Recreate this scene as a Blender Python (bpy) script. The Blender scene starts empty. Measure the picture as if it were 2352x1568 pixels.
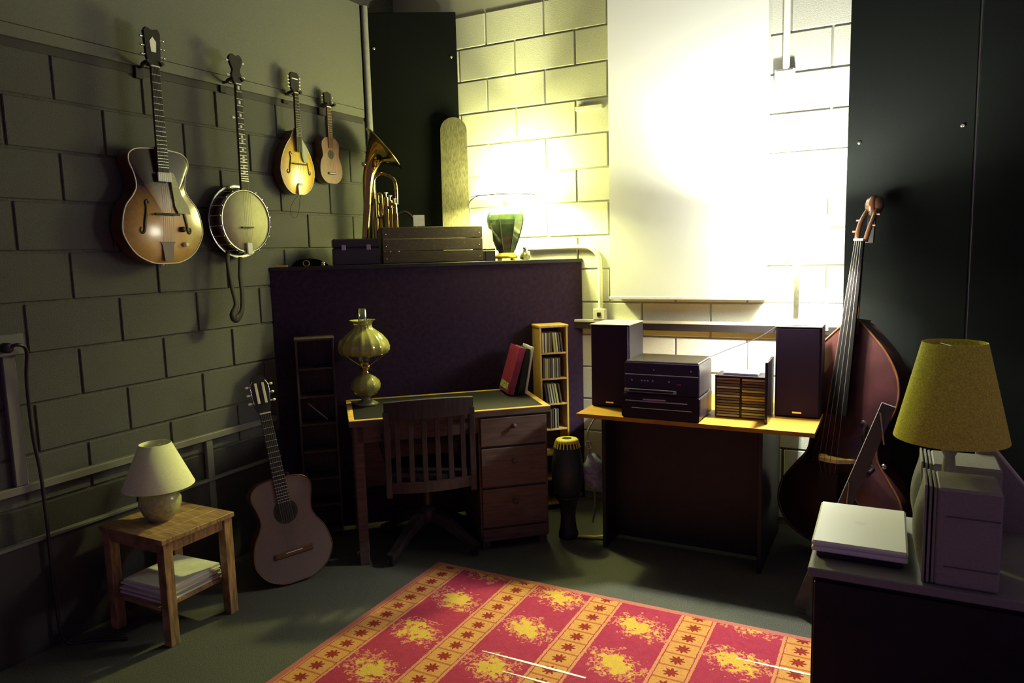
import bpy, bmesh, math, random
from mathutils import Vector, Matrix
R = math.radians
random.seed(7)
sc = bpy.context.scene
C = sc.collection

# ------------------------------------------------------------------ camera
F = 1678.5
YAW, PIT, ROL = R(27.80), R(7.0), R(-1.527)
fw = Vector((-math.sin(YAW)*math.cos(PIT), math.cos(YAW)*math.cos(PIT), -math.sin(PIT)))
r0 = Vector((math.cos(YAW), math.sin(YAW), 0)); u0 = r0.cross(fw)
rt = math.cos(ROL)*r0 + math.sin(ROL)*u0
up = -math.sin(ROL)*r0 + math.cos(ROL)*u0
cd = bpy.data.cameras.new('camera'); cam = bpy.data.objects.new('camera', cd); C.objects.link(cam)
cd.sensor_fit = 'HORIZONTAL'; cd.sensor_width = 36.0; cd.lens = 36.0*F/2352
cd.clip_start = 0.05
m = Matrix((rt, up, -fw)).transposed().to_4x4(); m.translation = Vector((3.0655, -4.2256, 1.575))
cam.matrix_world = m
sc.camera = cam

# ------------------------------------------------------------------ world, view, lights
w = bpy.data.worlds.new('world'); sc.world = w; w.use_nodes = True
bg = w.node_tree.nodes['Background']
bg.inputs[0].default_value = (1.0, 0.56, 1.25, 1); bg.inputs[1].default_value = 0.105
sc.view_settings.view_transform = 'Standard'; sc.view_settings.look = 'None'
sc.view_settings.gamma = 1.0; sc.view_settings.use_curve_mapping = False
sc.view_settings.exposure = 0.0
try:
    sc.cycles.use_denoising = True
    sc.cycles.max_bounces = 6; sc.cycles.diffuse_bounces = 3; sc.cycles.glossy_bounces = 3
    sc.cycles.transmission_bounces = 5; sc.cycles.transparent_max_bounces = 8
    sc.cycles.sample_clamp_indirect = 3.0; sc.cycles.caustics_reflective = False; sc.cycles.caustics_refractive = False
except Exception:
    pass
WARM = (0.98, 1.0, 0.34)          # tint of the shaded lamp on the cabinet
PALE = (0.98, 1.0, 0.80)          # tint of the lamp on the ledge
P_LAMP1, P_LAMP2 = 190.0, 250.0
E_SHADE1, E_SHADE2 = 47.0, 34.0

# ------------------------------------------------------------------ materials
M = {}
def mat(name, col, rough=0.6, metal=0.0, spec=0.35, noise=0.0, nscale=60.0, bump=0.0, bscale=None, emit=None, estr=0.0, trans=0.0, col2=None, stretch=None, coat=0.0):
    if name in M: return M[name]
    mt = bpy.data.materials.new(name); mt.use_nodes = True
    nt = mt.node_tree; b = nt.nodes['Principled BSDF']
    b.inputs['Base Color'].default_value = (*col, 1); b.inputs['Roughness'].default_value = rough
    b.inputs['Metallic'].default_value = metal; b.inputs['Specular IOR Level'].default_value = spec
    b.inputs['Coat Weight'].default_value = coat
    if trans: b.inputs['Transmission Weight'].default_value = trans
    if emit: b.inputs['Emission Color'].default_value = (*emit, 1); b.inputs['Emission Strength'].default_value = estr
    if noise or bump:
        tc = nt.nodes.new('ShaderNodeTexCoord'); mp = nt.nodes.new('ShaderNodeMapping')
        if stretch: mp.inputs['Scale'].default_value = stretch
        nt.links.new(tc.outputs['Object'], mp.inputs['Vector'])
        n = nt.nodes.new('ShaderNodeTexNoise'); n.inputs['Scale'].default_value = nscale; n.inputs['Detail'].default_value = 4
        nt.links.new(mp.outputs['Vector'], n.inputs['Vector'])
        if noise:
            rp = nt.nodes.new('ShaderNodeValToRGB')
            c2 = col2 or tuple(min(1, c*(1+noise)) for c in col)
            c1 = tuple(c*(1-noise) for c in col) if not col2 else col
            rp.color_ramp.elements[0].color = (*c1, 1); rp.color_ramp.elements[1].color = (*c2, 1)
            rp.color_ramp.elements[0].position = 0.32; rp.color_ramp.elements[1].position = 0.68
            nt.links.new(n.outputs['Fac'], rp.inputs['Fac']); nt.links.new(rp.outputs['Color'], b.inputs['Base Color'])
        if bump:
            n2 = n
            if bscale:
                n2 = nt.nodes.new('ShaderNodeTexNoise'); n2.inputs['Scale'].default_value = bscale; n2.inputs['Detail'].default_value = 5
                nt.links.new(mp.outputs['Vector'], n2.inputs['Vector'])
            bp = nt.nodes.new('ShaderNodeBump'); bp.inputs['Strength'].default_value = bump; bp.inputs['Distance'].default_value = 0.004
            nt.links.new(n2.outputs['Fac'], bp.inputs['Height']); nt.links.new(bp.outputs['Normal'], b.inputs['Normal'])
    M[name] = mt
    return mt

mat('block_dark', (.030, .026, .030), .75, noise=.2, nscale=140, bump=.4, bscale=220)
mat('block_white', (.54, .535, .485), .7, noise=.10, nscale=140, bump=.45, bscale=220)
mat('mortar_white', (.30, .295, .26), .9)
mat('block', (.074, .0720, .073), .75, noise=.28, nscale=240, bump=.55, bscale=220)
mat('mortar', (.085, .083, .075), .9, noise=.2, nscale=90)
mat('board', (.118, .118, .102), .6, noise=.16, nscale=300, bump=.15, bscale=300)
mat('pale_trim', (.15, .145, .14), .5)
mat('grey_trim', (.24, .23, .23), .5, noise=.1, nscale=30)
mat('dark_trim', (.035, .03, .035), .6)
mat('carpet', (.095, .096, .084), .95, spec=.1, noise=.5, nscale=260, bump=.9, bscale=500)
mat('ceiling', (.16, .15, .16), .9)
mat('black_panel', (.026, .013, .036), .85, spec=.12, noise=.25, nscale=40)
mat('black_cloth', (.0038, .0046, .0048), .9, spec=.08, noise=.25, nscale=160)
mat('black_plastic', (.024, .017, .028), .35, spec=.4)
mat('black_gloss', (.020, .013, .026), .14, spec=.5)
mat('black_wood', (.013, .009, .016), .5, noise=.3, nscale=12, stretch=(1, 6, 1))
mat('grille_cloth', (.040, .024, .058), .95, spec=.05)
mat('screw', (.75, .72, .70), .25, metal=1)
mat('steel', (.62, .60, .55), .22, metal=1)
mat('brass', (.46, .35, .11), .10, metal=1)
mat('gold', (.85, .62, .08), .35, metal=.6)
mat('white', (.82, .82, .78), .5)
mat('screen_white', (.90, .90, .89), .8, spec=.1)
mat('cream', (.66, .64, .52), .55)
mat('paper', (.74, .73, .62), .8, noise=.06, nscale=40)
mat('pine', (.42, .215, .026), .45, noise=.22, nscale=9, stretch=(1, 10, 1))
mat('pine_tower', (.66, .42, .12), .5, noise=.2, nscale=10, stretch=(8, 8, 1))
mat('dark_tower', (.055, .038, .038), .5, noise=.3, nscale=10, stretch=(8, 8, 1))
mat('desk_edge', (.58, .36, .10), .4, noise=.25, nscale=12)
mat('inlay', (.009, .008, .011), .5, spec=.2)
mat('desk_wood', (.085, .055, .050), .5, noise=.3, nscale=9, stretch=(1, 1, 7))
mat('chair_wood', (.028, .021, .025), .42, noise=.3, nscale=12, stretch=(6, 6, 1))
mat('table_wood', (.31, .185, .09), .42, noise=.45, nscale=14, stretch=(1, 7, 1), bump=.1)
mat('ebony', (.016, .012, .014), .5, spec=.25)
mat('fingerboard_black', (.006, .005, .006), .85, spec=.04)
mat('old_plank', (.085, .077, .050), .85, spec=.1, noise=.3, nscale=40, stretch=(4, 1, 4))
mat('string', (.16, .15, .13), .5)
mat('neck_wood', (.10, .045, .02), .35)
mat('side_wood', (.09, .035, .015), .28, spec=.5, noise=.3, nscale=20, coat=.4)
mat('classical_top', (.13, .09, .086), .5, noise=.14, nscale=60, stretch=(9, 1, 1))
mat('uke_wood', (.15, .072, .062), .45, noise=.25, nscale=40, stretch=(6, 1, 1))
mat('fret', (.85, .83, .70), .25, metal=.8)
mat('ivory', (.85, .82, .62), .4)
mat('pearl', (.9, .9, .82), .25)
mat('banjo_skin', (.66, .64, .36), .65, noise=.07, nscale=25)
mat('pickguard', (.34, .33, .16), .35, noise=.12, nscale=90)
mat('leather', (.018, .013, .012), .7)
mat('crate_wood', (.034, .021, .017), .75, noise=.4, nscale=22, stretch=(1, 5, 5), bump=.2)
mat('weathered', (.17, .155, .11), .8, noise=.3, nscale=30, stretch=(4, 4, 1))
mat('vase', (.030, .065, .048), .10, spec=.6, noise=.55, nscale=16, coat=.6, col2=(.10, .13, .05))
mat('bass_wood', (.038, .011, .012), .30, spec=.5, noise=.3, nscale=10, stretch=(1, 1, .3), coat=.3)
mat('maple', (.82, .58, .16), .45, noise=.1, nscale=60)
mat('amber_glass', (.40, .37, .11), .10, spec=.6, coat=.5, trans=.35)
mat('smoke_glass', (.30, .28, .16), .06, spec=.6, trans=.55)
mat('red_cover', (.36, .040, .11), .5, noise=.2, nscale=40)
mat('black_cover', (.018, .016, .018), .45)
mat('olive_shade', (.86, .80, .10), .85, spec=.1, noise=.22, nscale=220, bump=.5, bscale=260)
mat('pale_shade', (.84, .84, .52), .85, spec=.1, noise=.07, nscale=160)
mat('pale_ceramic', (.40, .40, .20), .22, spec=.5, noise=.2, nscale=60)
mat('speaker_cream', (.30, .29, .25), .55, noise=.08, nscale=150)
mat('speaker_grille', (.13, .125, .11), .8, noise=.2, nscale=250)
mat('laptop', (.88, .88, .80), .42, spec=.4)
mat('desk_grey', (.24, .235, .215), .55, noise=.05, nscale=40)
mat('teal_drum', (.018, .034, .038), .5, noise=.2, nscale=30)
mat('lacing', (.78, .66, .10), .6)
mat('blue_cloth', (.26, .30, .40), .85, noise=.35, nscale=40, bump=.3)
mat('yellow_strap', (.66, .56, .04), .6)
mat('grey_bar', (.085, .08, .08), .6, noise=.1, nscale=40)
mat('bulb', (1, 1, 1), .5, emit=(1, .95, .7), estr=40)
def mat_thin_glass(name):
    mt = bpy.data.materials.new(name); mt.use_nodes = True; nt = mt.node_tree
    for n in list(nt.nodes): nt.nodes.remove(n)
    o = nt.nodes.new('ShaderNodeOutputMaterial'); mx = nt.nodes.new('ShaderNodeMixShader'); tr_ = nt.nodes.new('ShaderNodeBsdfTransparent'); gl = nt.nodes.new('ShaderNodeBsdfGlossy')
    gl.inputs['Roughness'].default_value = .06; tr_.inputs['Color'].default_value = (.93, .93, .90, 1)
    lw = nt.nodes.new('ShaderNodeLayerWeight'); lw.inputs['Blend'].default_value = .35
    nt.links.new(lw.outputs['Facing'], mx.inputs[0]); nt.links.new(tr_.outputs[0], mx.inputs[1]); nt.links.new(gl.outputs[0], mx.inputs[2]); nt.links.new(mx.outputs[0], o.inputs[0])
    M[name] = mt
mat_thin_glass('clear_glass')
for i, c in enumerate([(.62, .60, .46), (.10, .08, .08), (.50, .48, .14), (.16, .13, .12), (.40, .38, .30), (.30, .26, .10), (.55, .38, .06), (.22, .09, .08)]):
    mat('cd%d' % i, c, .3, spec=.5)

def mat_shade_lit(name, col, strength):
    mt = bpy.data.materials.new(name); mt.use_nodes = True
    b = mt.node_tree.nodes['Principled BSDF']
    b.inputs['Base Color'].default_value = (.8, .78, .66, 1); b.inputs['Roughness'].default_value = .9
    b.inputs['Emission Color'].default_value = (*col, 1); b.inputs['Emission Strength'].default_value = strength
    M[name] = mt
mat_shade_lit('lit_shade_warm', WARM, E_SHADE1)
mat_shade_lit('lit_shade_pale', PALE, E_SHADE2)

def mat_burst(name, mid, edge, cy, rx, ry, lo=.35, hi=1.0):
    """sunburst lacquer: amber middle, dark rim, in the top's own coordinates"""
    mt = bpy.data.materials.new(name); mt.use_nodes = True; nt = mt.node_tree; b = nt.nodes['Principled BSDF']
    tc = nt.nodes.new('ShaderNodeTexCoord'); mp = nt.nodes.new('ShaderNodeMapping')
    mp.inputs['Location'].default_value = (0, -cy/ry, 0); mp.inputs['Scale'].default_value = (1/rx, 1/ry, 0)
    ln = nt.nodes.new('ShaderNodeVectorMath'); ln.operation = 'LENGTH'
    rp = nt.nodes.new('ShaderNodeValToRGB')
    rp.color_ramp.elements[0].position = lo; rp.color_ramp.elements[0].color = (*mid, 1)
    rp.color_ramp.elements[1].position = hi; rp.color_ramp.elements[1].color = (*edge, 1)
    nt.links.new(tc.outputs['Object'], mp.inputs['Vector']); nt.links.new(mp.outputs['Vector'], ln.inputs[0])
    nz = nt.nodes.new('ShaderNodeTexNoise'); nz.inputs['Scale'].default_value = 60
    mx = nt.nodes.new('ShaderNodeMath'); mx.operation = 'MULTIPLY_ADD'; mx.inputs[1].default_value = .22
    sb = nt.nodes.new('ShaderNodeMath'); sb.operation = 'SUBTRACT'; sb.inputs[1].default_value = .11
    nt.links.new(tc.outputs['Object'], nz.inputs['Vector'])
    nt.links.new(nz.outputs['Fac'], mx.inputs[0]); nt.links.new(ln.outputs['Value'], mx.inputs[2])
    nt.links.new(mx.outputs['Value'], sb.inputs[0]); nt.links.new(sb.outputs['Value'], rp.inputs['Fac'])
    nt.links.new(rp.outputs['Color'], b.inputs['Base Color'])
    b.inputs['Roughness'].default_value = .24; b.inputs['Specular IOR Level'].default_value = .5; b.inputs['Coat Weight'].default_value = .5
    b.inputs['Coat Roughness'].default_value = .12
    M[name] = mt
mat_burst('archtop_burst', (.56, .28, .035), (.022, .009, .006), .125, .27, .25, .30, 1.0)
mat_burst('mandolin_burst', (.80, .52, .05), (.30, .13, .015), .12, .15, .2, .5, 1.1)

def mat_print(name, paper, ink, sx, sy, thr=.52):
    """paper with lines of small illegible print"""
    mt = bpy.data.materials.new(name); mt.use_nodes = True; nt = mt.node_tree; b = nt.nodes['Principled BSDF']
    tc = nt.nodes.new('ShaderNodeTexCoord'); mp = nt.nodes.new('ShaderNodeMapping'); mp.inputs['Scale'].default_value = (sx, sy, sy)
    n = nt.nodes.new('ShaderNodeTexNoise'); n.inputs['Scale'].default_value = 1; n.inputs['Detail'].default_value = 2
    rp = nt.nodes.new('ShaderNodeValToRGB'); rp.color_ramp.interpolation = 'CONSTANT'
    rp.color_ramp.elements[0].color = (*paper, 1); rp.color_ramp.elements[1].color = (*ink, 1); rp.color_ramp.elements[1].position = thr
    nt.links.new(tc.outputs['Object'], mp.inputs['Vector']); nt.links.new(mp.outputs['Vector'], n.inputs['Vector'])
    nt.links.new(n.outputs['Fac'], rp.inputs['Fac']); nt.links.new(rp.outputs['Color'], b.inputs['Base Color'])
    b.inputs['Roughness'].default_value = .7
    M[name] = mt
mat_print('book_label', (.72, .66, .30), (.20, .30, .06), 60, 60, .55)
mat_print('crate_print', (.034, .021, .017), (.062, .046, .034), 55, 110, .60)

# ------------------------------------------------------------------ mesh builder
def catmull(pts, n=6, closed=False):
    P = [Vector(p) for p in pts]; out = []
    N = len(P); rng = N if closed else N-1
    for i in range(rng):
        if closed: p0, p1, p2, p3 = P[(i-1) % N], P[i], P[(i+1) % N], P[(i+2) % N]
        else: p0, p1, p2, p3 = P[max(i-1, 0)], P[i], P[i+1], P[min(i+2, N-1)]
        for k in range(n):
            t = k/n
            out.append(.5*((2*p1)+(-p0+p2)*t+(2*p0-5*p1+4*p2-p3)*t*t+(-p0+3*p1-3*p2+p3)*t**3))
    if not closed: out.append(P[-1])
    return out

class MB:
    def __init__(s): s.v = []; s.f = []; s.sm = []
    def add(s, vs, fs, smooth=False, mtx=None):
        o = len(s.v)
        for p in vs:
            p = Vector(p)
            if mtx is not None: p = mtx @ p
            s.v.append(p[:])
        for f in fs: s.f.append([i+o for i in f]); s.sm.append(smooth)
        return s
    def box(s, x0, x1, y0, y1, z0, z1, c=0.0, mtx=None):
        if c <= 0:
            vs = [(x, y, z) for x in (x0, x1) for y in (y0, y1) for z in (z0, z1)]
            fs = [(0, 1, 3, 2), (4, 6, 7, 5), (0, 4, 5, 1), (2, 3, 7, 6), (0, 2, 6, 4), (1, 5, 7, 3)]
            return s.add(vs, fs, False, mtx)
        vs = []; idx = {}
        lo = (x0, y0, z0); hi = (x1, y1, z1)
        for sx in (0, 1):
            for sy in (0, 1):
                for sz in (0, 1):
                    sg = (sx, sy, sz)
                    for a in range(3):
                        p = []
                        for k in range(3):
                            e = hi[k] if sg[k] else lo[k]
                            if k != a: e += -c if sg[k] else c
                            p.append(e)
                        idx[(sg, a)] = len(vs); vs.append(p)
        fs = []
        for a in range(3):
            b_, c_ = [(1, 2), (2, 0), (0, 1)][a]
            for sgn in (0, 1):
                q = []
                for (i, j) in ((0, 0), (1, 0), (1, 1), (0, 1)):
                    g = [0, 0, 0]; g[a] = sgn; g[b_] = i; g[c_] = j; q.append(idx[(tuple(g), a)])
                fs.append(q if sgn else q[::-1])
        for a in range(3):
            b_, c_ = [(1, 2), (2, 0), (0, 1)][a]
            for i in (0, 1):
                for j in (0, 1):
                    g0 = [0, 0, 0]; g0[b_] = i; g0[c_] = j; g1 = list(g0); g1[a] = 1
                    g0 = tuple(g0); g1 = tuple(g1)
                    fs.append([idx[(g0, b_)], idx[(g1, b_)], idx[(g1, c_)], idx[(g0, c_)]])
        for sx in (0, 1):
            for sy in (0, 1):
                for sz in (0, 1):
                    g = (sx, sy, sz); fs.append([idx[(g, 0)], idx[(g, 1)], idx[(g, 2)]])
        return s.add(vs, fs, False, mtx)
    def lathe(s, prof, seg=24, mtx=None, cap=True, flute=None, smooth=True):
        """prof: (radius, z); flute=(count, amount) ribs the wall"""
        vs = []; fs = []
        for (r, z) in prof:
            for k in range(seg):
                a = 2*math.pi*k/seg; rr = r
                if flute: rr = r*(1+flute[1]*(abs(math.sin(flute[0]*a/2))-.5))
                vs.append((rr*math.cos(a), rr*math.sin(a), z))
        for i in range(len(prof)-1):
            for k in range(seg):
                k2 = (k+1) % seg
                fs.append((i*seg+k, i*seg+k2, (i+1)*seg+k2, (i+1)*seg+k))
        s.add(vs, fs, smooth, mtx)
        if cap:
            for i, rev in ((0, True), (len(prof)-1, False)):
                if prof[i][0] > 1e-5:
                    ring = vs[i*seg:(i+1)*seg]; f = list(range(seg))
                    s.add(ring, [f[::-1] if rev else f], False, mtx)
        return s
    def tube(s, pts, rad, seg=8, closed=False, cap=True, mtx=None, flat=None):
        P = [Vector(p) for p in pts]; N = len(P)
        rr = rad if isinstance(rad, (list, tuple)) else [rad]*N
        T = []
        for i in range(N):
            a = P[(i-1) % N] if (closed or i > 0) else P[0]
            b = P[(i+1) % N] if (closed or i < N-1) else P[-1]
            t = (b-a); T.append(t.normalized() if t.length > 1e-9 else Vector((0, 0, 1)))
        ref = Vector((0, 0, 1)) if abs(T[0].z) < .9 else Vector((1, 0, 0))
        nrm = (ref - T[0]*ref.dot(T[0])).normalized()
        vs = []; fs = []
        for i in range(N):
            nrm = (nrm - T[i]*nrm.dot(T[i]))
            nrm = nrm.normalized() if nrm.length > 1e-6 else Vector((1, 0, 0))
            bn = T[i].cross(nrm)
            for k in range(seg):
                a = 2*math.pi*k/seg
                ca, sa = math.cos(a), math.sin(a)
                if flat: ca *= flat
                vs.append(P[i]+(nrm*ca+bn*sa)*rr[i])
        for i in range(N if closed else N-1):
            i2 = (i+1) % N
            for k in range(seg):
                k2 = (k+1) % seg
                fs.append((i*seg+k, i*seg+k2, i2*seg+k2, i2*seg+k))
        s.add(vs, fs, True, mtx)
        if cap and not closed:
            s.add(vs[:seg], [list(range(seg))[::-1]], False, mtx); s.add(vs[-seg:], [list(range(seg))], False, mtx)
        return s
    def cyl(s, p0, p1, r0, r1=None, seg=12, mtx=None):
        return s.tube([p0, p1], [r0, r0 if r1 is None else r1], seg, mtx=mtx)
    def ball(s, c, r, seg=12, rings=8, sc_=(1, 1, 1), mtx=None):
        prof = [(max(1e-4, r*math.sin(math.pi*i/rings)), -r*math.cos(math.pi*i/rings)) for i in range(rings+1)]
        t = Matrix.Translation(c) @ Matrix.Diagonal((*sc_, 1))
        return s.lathe(prof, seg, (mtx @ t) if mtx is not None else t, cap=False)
    def prism(s, out, z0, z1, mtx=None, smooth_side=False):
        n = len(out)
        vs = [(p[0], p[1], z0) for p in out]+[(p[0], p[1], z1) for p in out]
        s.add(vs, [(i, (i+1) % n, n+(i+1) % n, n+i) for i in range(n)], smooth_side, mtx)
        s.add(vs[:n], [list(range(n))[::-1]], False, mtx); s.add(vs[n:], [list(range(n))], False, mtx)
        return s
    def arched(s, out, cen, z, bulge, rings=6, mtx=None):
        n = len(out); vs = []; fs = []
        for j in range(rings):
            k = 1-j/rings
            h = bulge*(1-k**2.2)
            for p in out: vs.append((cen[0]+(p[0]-cen[0])*k, cen[1]+(p[1]-cen[1])*k, z+h))
        vs.append((cen[0], cen[1], z+bulge))
        for j in range(rings-1):
            for i in range(n):
                i2 = (i+1) % n; fs.append((j*n+i, j*n+i2, (j+1)*n+i2, (j+1)*n+i))
        b = (rings-1)*n
        for i in range(n): fs.append((b+i, b+(i+1) % n, len(vs)-1))
        return s.add(vs, fs, True, mtx)
    def mesh(s, name, mt):
        me = bpy.data.meshes.new(name); me.from_pydata(s.v, [], s.f)
        me.polygons.foreach_set('use_smooth', s.sm); me.materials.append(M[mt]); me.update()
        return me
    def build(s, name, mt, parent=None, label=None, stuff=False):
        o = bpy.data.objects.new(name, s.mesh(name, mt)); C.objects.link(o)
        if parent is not None: o.parent = parent
        if label: o['label'] = label
        if stuff: o['kind'] = 'stuff'
        return o

def tag(o, label, cat, group=None):
    o['label'] = label; o['category'] = cat
    if group: o['group'] = group
    return o
def thing(name, label, cat, loc=(0, 0, 0), rz=0.0, group=None, mtx=None):
    o = bpy.data.objects.new(name, None); C.objects.link(o); o.empty_display_size = .05
    if mtx is not None: o.matrix_world = mtx
    else: o.location = loc; o.rotation_euler = (0, 0, rz)
    return tag(o, label, cat, group)
def single(name, mb, mt, label, cat, loc=(0, 0, 0), rz=0.0, group=None, rot=None):
    o = mb.build(name, mt); o.location = loc; o.rotation_euler = rot or (0, 0, rz)
    return tag(o, label, cat, group)
def struct(name, mb, mt):
    o = mb.build(name, mt); o['kind'] = 'structure'; return o
def dup(o, parent=None):
    c = o.copy(); C.objects.link(c)
    if parent is not None: c.parent = parent
    for ch in list(o.children): dup(ch, c)
    return c
def point(name, loc, col, power, radius, parent):
    l = bpy.data.lights.new(name, 'POINT'); l.color = col; l.energy = power; l.shadow_soft_size = radius
    o = bpy.data.objects.new(name, l); C.objects.link(o); o.parent = parent; o.location = loc
    return o

# ------------------------------------------------------------------ the room
B = .2032; BL = .4064; J = .005
floor = struct('floor', MB().box(-.2, 5.2, -5.2, .2, -.1, 0), 'carpet')
ceil = struct('ceiling', MB().box(-.2, 5.2, -5.2, .2, 3.34, 3.42), 'ceiling')
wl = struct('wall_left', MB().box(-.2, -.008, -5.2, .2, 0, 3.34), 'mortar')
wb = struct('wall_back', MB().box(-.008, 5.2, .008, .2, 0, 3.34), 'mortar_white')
def block_mesh(L, H, m_):
    return MB().box(-L/2+J, L/2-J, 0, .05, J, H-J, .0035).mesh('block', m_)
bits = {}
def put_block(parent, side, a0, a1, z):
    ln = round(a1-a0, 3)
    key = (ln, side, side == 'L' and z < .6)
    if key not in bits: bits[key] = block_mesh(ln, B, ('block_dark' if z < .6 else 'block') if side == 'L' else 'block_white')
    me = bits[key]
    o = bpy.data.objects.new('block', me); C.objects.link(o); o.parent = parent
    jit = random.uniform(-.0008, .0008)
    if side == 'L': o.location = (jit, (a0+a1)/2, z); o.rotation_euler = (0, 0, math.pi/2)
    else: o.location = ((a0+a1)/2, jit, z)
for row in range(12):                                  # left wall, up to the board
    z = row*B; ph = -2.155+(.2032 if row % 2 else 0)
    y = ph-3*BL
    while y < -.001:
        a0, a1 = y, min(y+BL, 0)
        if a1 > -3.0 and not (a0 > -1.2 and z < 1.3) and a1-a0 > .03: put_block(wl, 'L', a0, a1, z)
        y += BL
for row in range(16):                                  # back wall
    z = .0346-B+row*B+B*.0
    ph = .706+(0 if row % 2 else .2032)
    if z < 0: continue
    x = ph-2*BL
    while x < 2.86:
        a0, a1 = max(x, .10), min(x+BL, 2.86)
        if a1 > .3 and not (a1 < 1.1 and z < 1.3) and a1-a0 > .03: put_block(wb, 'B', a0, a1, z)
        x += BL
# upper board on the left wall, with a lower rail, and the dark band above it
tb = struct('trim_1', MB().box(0, .018, -5.2, -.385, 2.50, 3.14), 'board')
MB().box(0, .0175, -5.2, -.385, 2.448, 2.497).build('lower_rail', 'board', tb)
MB().box(-.004, .0045, -5.2, -.385, 2.412, 2.447).build('groove_shadow', 'dark_trim', tb)  # dark strip painting the shadow line under the board
struct('trim_2', MB().box(-.006, .03, -5.2, -.30, 3.14, 3.34), 'dark_trim')
struct('trim_3', MB().cyl((.022, -.342, 1.53), (.022, -.342, 3.14), .021, seg=14), 'grey_trim')
# raceways low on the left wall
rw = struct('trim_4', MB().box(0, .028, -5.2, -1.30, .672, .705, .003), 'pale_trim')
MB().box(0, .022, -1.775, -1.735, .30, .672, .003).build('raceway_drop', 'pale_trim', rw)
MB().box(0, .024, -2.672, -2.624, .705, 1.235, .003).build('raceway_riser', 'pale_trim', rw)
bb = struct('baseboard_left', MB().box(0, .020, -5.2, -1.28, 0, .462), 'dark_trim')
MB().box(0, .030, -5.2, -1.28, .462, .476, .002).build('baseboard_cap', 'pale_trim', bb)

# ledge along the back wall
lg = struct('trim_5', MB().box(1.30, 2.818, -.042, 0, 1.132, 1.148, .002), 'cream')
MB().box(1.30, 2.818, -.041, -.004, 1.092, 1.131).build('ledge_face', 'ebony', lg)
for x in (2.515, 2.735): MB().box(x-.022, x+.022, -.046, -.041, 1.112, 1.148, .002).build('bracket', 'pale_trim', lg)

# ------------------------------------------------------------------ black panels
def acoustic(name, label, x, w_, h, th, loc, rz, screws):
    t = thing(name, label, 'panel', loc, rz)
    MB().box(0, w_, -th, 0, 0, h, .004).build('panel_face', x, t)
    for (sx, sz) in screws:
        MB().lathe([(.010, 0), (.010, .004), (.006, .008), (.0001, .009)], 10, Matrix.Translation((sx, -th, sz)) @ Matrix.Rotation(R(90), 4, 'X')).build('screw', 'screw', t)
    return t
p1 = acoustic('acoustic_panel', 'tall black acoustic panel behind the double bass', 'black_cloth', .552, 3.33, .03, (2.822, -.001, 0), 0, [(.055, 2.075), (.50, 2.116)])
p2 = acoustic('acoustic_panel', 'tall black panel at the right edge with a bright metal side strip', 'black_cloth', .83, 3.33, .095, (3.377, -.001, 0), 0, [])
MB().box(-.002, .0, -.094, -.002, .9, 3.3).build('edge_strip', 'steel', p2)
lx, ly = .51, .30
p3 = acoustic('acoustic_panel', 'tall black acoustic panel set across the corner behind the brass horn', 'black_cloth', math.hypot(lx, ly)-.02, 1.58, .03, (.006, -.306, 1.525), math.atan2(ly, lx), [(.045, 1.36), (.535, 1.30)])

# big black corner cabinet
S_ = Vector((.7285, .685, 0)); D_ = Vector((.685, -.7285, 0)); P0 = Vector((0, -1.262, 0))
ANG = math.atan2(.685, .7285)
def sd(s, d, z=0): return P0+S_*s+D_*d+Vector((0, 0, z))
cab = thing('corner_cabinet', 'wide black cabinet standing diagonally across the corner behind the desk', 'cabinet', (0, -1.262, 0), ANG)
MB().box(.006, 1.838, 0, .02, 0, 1.502).build('front_panel', 'black_panel', cab)
inv = Matrix.Rotation(-ANG, 4, 'Z')
tri = [inv @ (Vector(p)-P0) for p in ((.004, -1.262, 0), (1.338, -.004, 0), (.004, -.004, 0))]
MB().prism([(p.x, p.y) for p in tri], 1.503, 1.522).build('cabinet_top', 'black_wood', cab)
MB().box(.002, 1.842, -.006, .0, 1.500, 1.523, .002).build('top_edge', 'black_wood', cab)

# white screen
ws = thing('projection_screen', 'large white screen hanging on the block wall between the lamps', 'screen', (1.573, -.112, 1.281))
MB().box(0, .870, -.024, -.010, .018, 2.0).build('screen_sheet', 'screen_white', ws)
MB().box(.006, .864, -.0095, .108, .004, 2.0).build('added_backing', 'white', ws)  # added backing that blocks lamp light, darkening the wall below
MB().box(-.004, .874, -.028, -.006, 0, .018, .003).build('bottom_bar', 'white', ws)

# electrical bits on the back wall
ob = thing('outlet_box', 'white outlet box on the wall above the left speaker', 'outlet', (1.465, 0, 1.149))
MB().box(-.038, .038, -.045, 0, 0, .066, .003).build('box_body', 'cream', ob)
MB().box(-.012, .012, -.049, -.044, .02, .046, .002).build('socket', 'black_plastic', ob)
single('conduit', MB().tube(catmull([(.98, -.018, 1.590), (1.2, -.018, 1.592), (1.36, -.018, 1.592), (1.42, -.018, 1.575), (1.458, -.018, 1.53), (1.466, -.018, 1.46), (1.466, -.018, 1.3), (1.466, -.018, 1.214)], 5), .014, 10), 'cream', 'cream painted conduit bending down to the outlet box', 'conduit')
jb = thing('junction_box', 'white junction box with a conduit rising from it at the right of the screen', 'junction box', (2.512, 0, 2.395))
MB().box(-.05, .05, -.036, 0, 0, .092, .003).build('box_body', 'white', jb)
MB().box(-.042, .042, -.040, -.0355, .008, .084, .002).build('cover_plate', 'white', jb)
MB().cyl((.006, -.022, .092), (.006, -.022, .94), .018, seg=12).build('conduit_pipe', 'white', jb)
single('wall_bracket', MB().box(-.085, .085, -.03, 0, -.013, .013, .003), 'cream', 'short cream bar fixed to the wall at the left edge of the screen', 'bracket', (1.408, 0, 2.415))

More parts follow.
